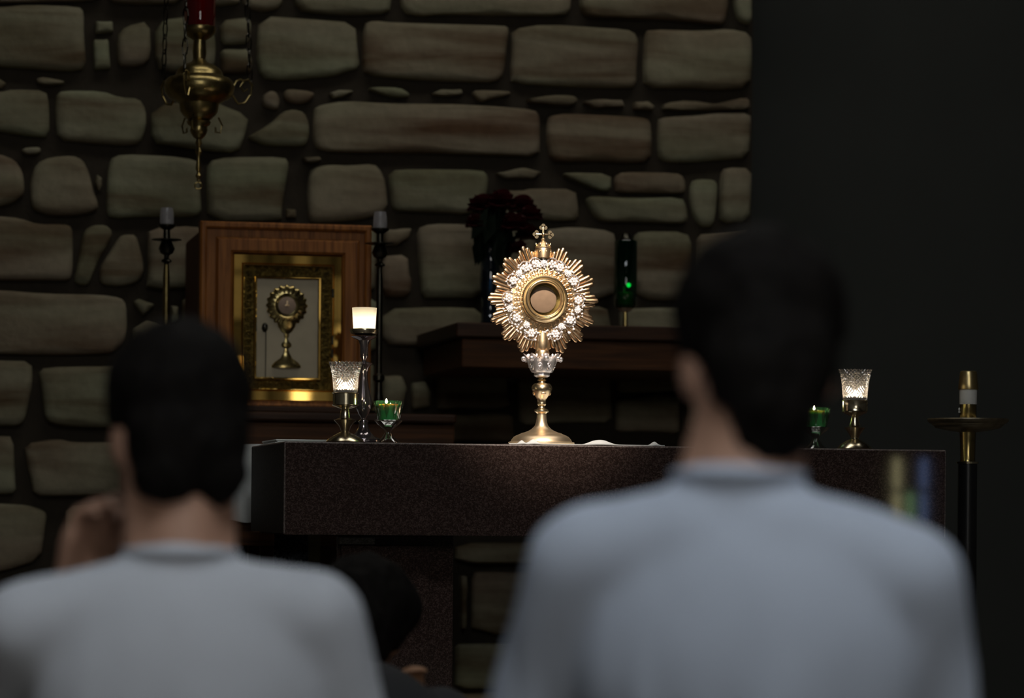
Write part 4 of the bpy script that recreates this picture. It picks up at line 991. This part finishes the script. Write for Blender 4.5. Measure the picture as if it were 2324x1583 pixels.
# ================================================================== worshippers
def blob(name, prims, voxel, mat_, parent, smooth=6, noise_amp=0, noise_scale=(8, 8, 8), shape=None, weight=None):
    """capsules and ellipsoids fused into one continuous skin"""
    bm = bmesh.new()
    for pr in prims:
        if pr[0] == 'k':               # flat-topped collar
            _, p0, r0, p1, r1 = pr
            p0, p1 = Vector(p0), Vector(p1)
            q_ = (p1 - p0).to_track_quat('Z', 'Y').to_matrix().to_4x4()
            ret = bmesh.ops.create_cone(bm, cap_ends=True, segments=40, radius1=r0, radius2=r1, depth=(p1 - p0).length)
            for v in ret['verts']: v.co = (q_ @ v.co) + (p0 + p1) / 2
        elif pr[0] == 'c':
            _, p0, r0, p1, r1 = pr
            p0, p1 = Vector(p0), Vector(p1); d = p1 - p0; L = d.length
            n_ = max(2, int(L / (min(r0, r1) * .45)) + 1)
            q_ = d.to_track_quat('Z', 'Y').to_matrix().to_4x4()
            seg = 20
            ret = bmesh.ops.create_cone(bm, cap_ends=True, segments=seg, radius1=r0, radius2=r1, depth=L)
            for v in ret['verts']: v.co = (q_ @ v.co) + (p0 + p1) / 2
            for p_, r_ in ((p0, r0), (p1, r1)):
                ret = bmesh.ops.create_icosphere(bm, subdivisions=3, radius=r_)
                for v in ret['verts']: v.co += p_
        else:
            _, c, rad = pr[:3]; rot = pr[3] if len(pr) > 3 else None
            ret = bmesh.ops.create_icosphere(bm, subdivisions=4, radius=1)
            for v in ret['verts']:
                q_ = Vector((v.co.x * rad[0], v.co.y * rad[1], v.co.z * rad[2]))
                v.co = (rot @ q_ if rot else q_) + Vector(c)
    me = bpy.data.meshes.new(name); bm.to_mesh(me); bm.free()
    o = bpy.data.objects.new('tmp_blob', me); COL.objects.link(o)
    md = o.modifiers.new('r', 'REMESH'); md.mode = 'VOXEL'; md.voxel_size = voxel
    if smooth:
        ms = o.modifiers.new('s', 'SMOOTH'); ms.factor = .5; ms.iterations = smooth
    dg = bpy.context.evaluated_depsgraph_get(); dg.update()
    me2 = bpy.data.meshes.new_from_object(o.evaluated_get(dg))
    bpy.data.objects.remove(o); bpy.data.meshes.remove(me)
    me2.name = name
    if noise_amp:
        nr = [v.normal.copy() for v in me2.vertices]
        for v, nn in zip(me2.vertices, nr):
            s = noise.noise(Vector((v.co.x * noise_scale[0], v.co.y * noise_scale[1], v.co.z * noise_scale[2])))
            s2 = noise.noise(Vector((v.co.x * noise_scale[0] * 2.3 + 7, v.co.y * noise_scale[1] * 2.3, v.co.z * noise_scale[2] * 2.3)))
            v.co += nn * noise_amp * (s + .5 * s2) * (weight(v.co) if weight else 1)
    if shape:
        for v in me2.vertices: v.co = shape(v.co)
    me2.materials.clear(); me2.materials.append(M[mat_])
    me2.polygons.foreach_set('use_smooth', [True] * len(me2.polygons))
    return link(name, me2, parent)
def finger(base, d, curl_axis, L, r, curl):
    """three bones, bending round curl_axis"""
    out = []; p = Vector(base); d = Vector(d).normalized()
    for i, f_ in enumerate((.45, .32, .23)):
        q_ = p + d * L * f_
        out.append(('c', p, r * (1 - .12 * i), q_, r * (1 - .12 * (i + 1))))
        p = q_; d = Matrix.Rotation(curl, 3, curl_axis) @ d
    return out
def hand(wrist, palm_dir, side_dir, thumb_sgn, curl, s=1.0):
    """palm, four unequal fingers bent towards the palm, and a thumb from the palm's side"""
    w_, u, v = Vector(wrist), Vector(palm_dir).normalized(), Vector(side_dir).normalized()
    n_ = u.cross(v).normalized()
    pr = [('c', w_, .025 * s, w_ + u * .03 * s, .026 * s)]
    for k_ in (-1, -.33, .33, 1):
        pr.append(('c', w_ + u * .02 * s + v * k_ * .018 * s, .014 * s, w_ + u * .085 * s + v * k_ * .029 * s, .0125 * s))
    for k_, L in zip((-1, -.33, .33, 1), (.066, .080, .086, .076)):
        pr += finger(w_ + u * .085 * s + v * k_ * .029 * s, u, v, L * s, .0092 * s, curl)
    b = w_ + u * .03 * s + v * thumb_sgn * .03 * s
    pr += finger(b, u * .7 + v * thumb_sgn * .7, n_, .085 * s, .0105 * s, -.25 * thumb_sgn)
    return pr
def person(name, label, origin, yaw, S, sk, shirt_m, skin_m, fist=False, voxel=.006):
    """S: joint positions in the person's own frame (x right, y forward, z up from the floor)"""
    t = thing(name, label, 'person', origin, 'kneeling worshippers', yaw)
    V = {k_: Vector(v) for k_, v in S.items()}
    hd = V['head']; nk = V['neck']
    rotn = Matrix.Rotation(S_bow[name_key], 3, 'X') @ Matrix.Identity(3)
    hr = Matrix.Rotation(S_turn[name_key], 3, 'Z') @ Matrix.Rotation(-S_bow[name_key], 3, 'X')
    H = lambda x, y, z_: hd + hr @ Vector((x, y, z_))
    body = [('e', H(0, 0, .015), (.074, .092, .092), hr), ('e', H(0, .035, -.045), (.060, .066, .075), hr), ('e', H(0, .062, -.085), (.036, .034, .034), hr),
            ('c', H(0, .098, -.012), .010, H(0, .112, -.045), .014),
            ('e', H(-.077, -.004, -.035), (.010, .020, .032), hr @ Matrix.Rotation(.35, 3, 'Z')), ('e', H(.077 if name_key != 'right' else .070, -.004, -.035), (.010, .020, .032), hr @ Matrix.Rotation(-.35, 3, 'Z')),
            ('e', H(0, .094, -.078), (.022, .010, .007), hr), ('e', H(-.03, .082, -.005), (.016, .012, .010), hr), ('e', H(.03, .082, -.005), (.016, .012, .010), hr),
            ('e', H(-.048, .012, -.082), (.024, .042, .036), hr)] + ([] if name_key == 'right' else [('e', H(.048, .012, -.082), (.024, .042, .036), hr), ('c', nk + Vector((.035, .005, -.04)), .036, H(.036, .002, -.075), .034)]) + [
            ('c', nk + Vector((-.035, .005, -.04)), .036, H(-.036, .002, -.075), .034),
            ('c', nk + Vector((0, 0, -.06)), S_neck[name_key], hd + hr @ Vector((0, -.012, -.055)), S_neck[name_key] * .93),
            ('c', nk + Vector((-.10, .01, -.075)), .03, nk + Vector((.10, .01, -.075)), .03)]
    ch = V['chest']; pe = V['pelvis']
    body += [('e', ch, (.145, .095, .17)), ('e', (ch + pe) / 2, (.125, .09, .17)), ('e', pe, (.145, .11, .11))]
    for sd in ('l', 'r'):
        sh_, el, wr = V['sh_' + sd], V['el_' + sd], V['wr_' + sd]
        body += [('c', nk + Vector((0, 0, -.09)), .05, sh_, .05), ('c', sh_, .05, el, .041), ('c', el, .040, wr, .028)]
        sg = -1 if sd == 'l' else 1
        body += hand(wr, V['hd_' + sd], V['hs_' + sd], -sg, S_curl[name_key], 1.12 if name_key == 'left' else 1.0)
        hp = pe + Vector((sg * .085, 0, -.03)); kn = V['knee_' + sd]; an = V['ank_' + sd]
        body += [('c', hp, .085, kn, .058), ('c', kn, .055, an, .036), ('c', an, .033, an + Vector((0, -.11, -.02)), .022)]
    bo = blob('body', body, voxel, skin_m, t, 5)
    # shirt
    k_ = 1.0
    st_ = [('e', ch + Vector((0, -.005, -.01)), (.168, .118, .19)), ('e', ch + Vector((0, -.02, .03)), (.185, .112, .20)), ('e', (ch + pe) / 2, (.152, .112, .2)), ('e', pe + Vector((0, 0, .02)), (.162, .125, .10)),
           ('k', nk + Vector((0, .0, -.24)), .098, nk + Vector((0, .012, -.004)), .066)]
    for sd in ('l', 'r'):
        sh_, el = V['sh_' + sd], V['el_' + sd]
        sg = -1 if sd == 'l' else 1
        st_ += [('c', nk + Vector((sg * .035, -.008, -.088)), .070, sh_ + Vector((0, 0, .0)), .066), ('c', sh_, .066, sh_.lerp(el, .86), .062),
                ('c', ch + Vector((sg * .10, 0, .08)), .085, sh_, .06)]
    so = blob('t_shirt', st_, voxel, shirt_m, t, 34, .016, (13, 13, 4), weight=lambda c_: max(.25, min(1.0, (nk.z - .12 - c_.z) / .16)) * (.5 + 1.4 * abs(c_.x)))
    if True:
        pts = [nk + Vector((.067 * math.cos(a), .008 + .069 * math.sin(a), -.014)) for a in [j * 2 * PI / 40 for j in range(40)]]
        MB().tube(pts, .0055, 8, True).obj('collar', shirt_m, so)
    # trousers and shoes
    tr = [('e', pe + Vector((0, 0, -.02)), (.158, .122, .10))]
    for sd in ('l', 'r'):
        sg = -1 if sd == 'l' else 1
        hp = pe + Vector((sg * .085, 0, -.03)); kn = V['knee_' + sd]; an = V['ank_' + sd]
        tr += [('c', hp, .096, kn, .066), ('c', kn, .066, an, .050)]
        MB().ball(an + Vector((0, -.075, -.005)), 1, 3, (.048, .12, .042)).obj('shoe', 'shoe_dark', t)
    blob('trousers', tr, voxel * 1.6, 'trousers_dark', t, 5)
    # hair
    hp_ = []
    for c, rad in S_hair[name_key]: hp_.append(('e', H(*c), rad, hr))
    blob('hair', hp_, voxel * .8, 'hair', t, 3, S_hairn[name_key], (38, 38, 22))
    return t
S_bow = {}; S_turn = {}; S_neck = {}; S_curl = {}; S_drop = {}; S_hair = {}; S_hairn = {}
def place(px, depth):
    p = at_depth(px, PPY, depth); return Vector((p.x, p.y, NAVE))
Zf = CAM.z - NAVE                # eye level above the nave floor
# right worshipper, 3.1 m away
name_key = 'right'
S_bow['right'] = .42; S_turn['right'] = .20; S_neck['right'] = .060; S_curl['right'] = .25; S_drop['right'] = -.14
S_hair['right'] = [((0, -.006, .030), (.0935, .104, .098)), ((0, -.055, -.045), (.070, .052, .080)), ((0, .02, .062), (.082, .088, .066)), ((0, -.058, -.092), (.050, .038, .054)), ((0, -.046, -.125), (.040, .030, .036))]
S_hairn['right'] = .006
SR = dict(neck=(-.023, 0, 1.050), head=(-.006, .075, 1.176), chest=(-.01, .02, .80), pelvis=(-.01, -.01, .50),
          sh_l=(-.184, .01, .938), sh_r=(.150, .01, .924), el_l=(-.262, .10, .665), el_r=(.196, .10, .655),
          wr_l=(-.05, .32, .80), wr_r=(.03, .32, .80), hd_l=(.12, .25, 1), hd_r=(-.12, .25, 1), hs_l=(0, 1, -.25), hs_r=(0, 1, -.25),
          knee_l=(-.11, .06, .075), knee_r=(.10, .06, .075), ank_l=(-.11, -.36, .06), ank_r=(.10, -.36, .06))
person('person', 'dark-haired worshipper in pale blue t-shirt, the one nearer the floor candlestick', place(1725, 3.1), R(-12 - 7.5), SR, None, 'shirt_blue', 'skin')
# left worshipper, 3.66 m away
name_key = 'left'
S_bow['left'] = .22; S_turn['left'] = .24; S_neck['left'] = .058; S_curl['left'] = .95; S_drop['left'] = -.13
S_hair['left'] = [((0, -.008, .028), (.0935, .104, .094)), ((0, -.045, -.035), (.080, .062, .085)), ((0, .02, .058), (.080, .086, .062)), ((-.03, -.05, -.085), (.042, .045, .042)), ((.03, -.05, -.085), (.042, .045, .042))]
S_hairn['left'] = .005
SL = dict(neck=(0, 0, .955), head=(-.004, .060, 1.110), chest=(0, .02, .72), pelvis=(0, -.02, .43),
          sh_l=(-.188, .01, .842), sh_r=(.168, .01, .856), el_l=(-.225, .20, .66), el_r=(.237, .08, .58),
          wr_l=(-.145, .24, .868), wr_r=(-.06, .30, .84), hd_l=(.25, -.25, 1), hd_r=(-.35, -.12, 1), hs_l=(.55, .8, .05), hs_r=(.3, 1, .1),
          knee_l=(-.11, .10, .075), knee_r=(.11, .10, .075), ank_l=(-.10, -.30, .06), ank_r=(.10, -.30, .06))
person('person', 'dark-haired worshipper in pale grey t-shirt with a raised fist beside the neck', place(410, 3.66), R(-12 + 6.4), SL, None, 'shirt_grey', 'skin')
# third worshipper, bowed low beyond the left one's shoulder
name_key = 'far'
S_bow['far'] = .75; S_turn['far'] = -.75; S_neck['far'] = .052; S_curl['far'] = 1.0; S_drop['far'] = -.12
S_hair['far'] = [((0, -.006, .028), (.092, .106, .098)), ((0, -.055, -.045), (.078, .062, .095)), ((0, .015, .06), (.082, .088, .064)), ((-.055, -.015, -.05), (.045, .07, .09)), ((.055, -.015, -.05), (.045, .07, .09))]
S_hairn['far'] = .006
SF = dict(neck=(.01, 0, .67), head=(.0, .11, .786), chest=(0, -.04, .49), pelvis=(0, -.14, .24),
          sh_l=(-.155, -.01, .60), sh_r=(.155, .0, .60), el_l=(-.2, .12, .37), el_r=(.17, .17, .40),
          wr_l=(-.02, .25, .56), wr_r=(.10, .10, .555), hd_l=(.2, -.1, 1), hd_r=(-.1, .1, 1), hs_l=(.3, 1, .1), hs_r=(1, .3, .1),
          knee_l=(-.11, .22, .075), knee_r=(.11, .22, .075), ank_l=(-.10, -.20, .06), ank_r=(.10, -.20, .06))
person('person', 'dark-haired person bowed low in the shadow in front of the altar pedestal', place(820, 5.5), R(-12 + 2.7), SF, None, 'shirt_dark', 'skin_far', voxel=.008)
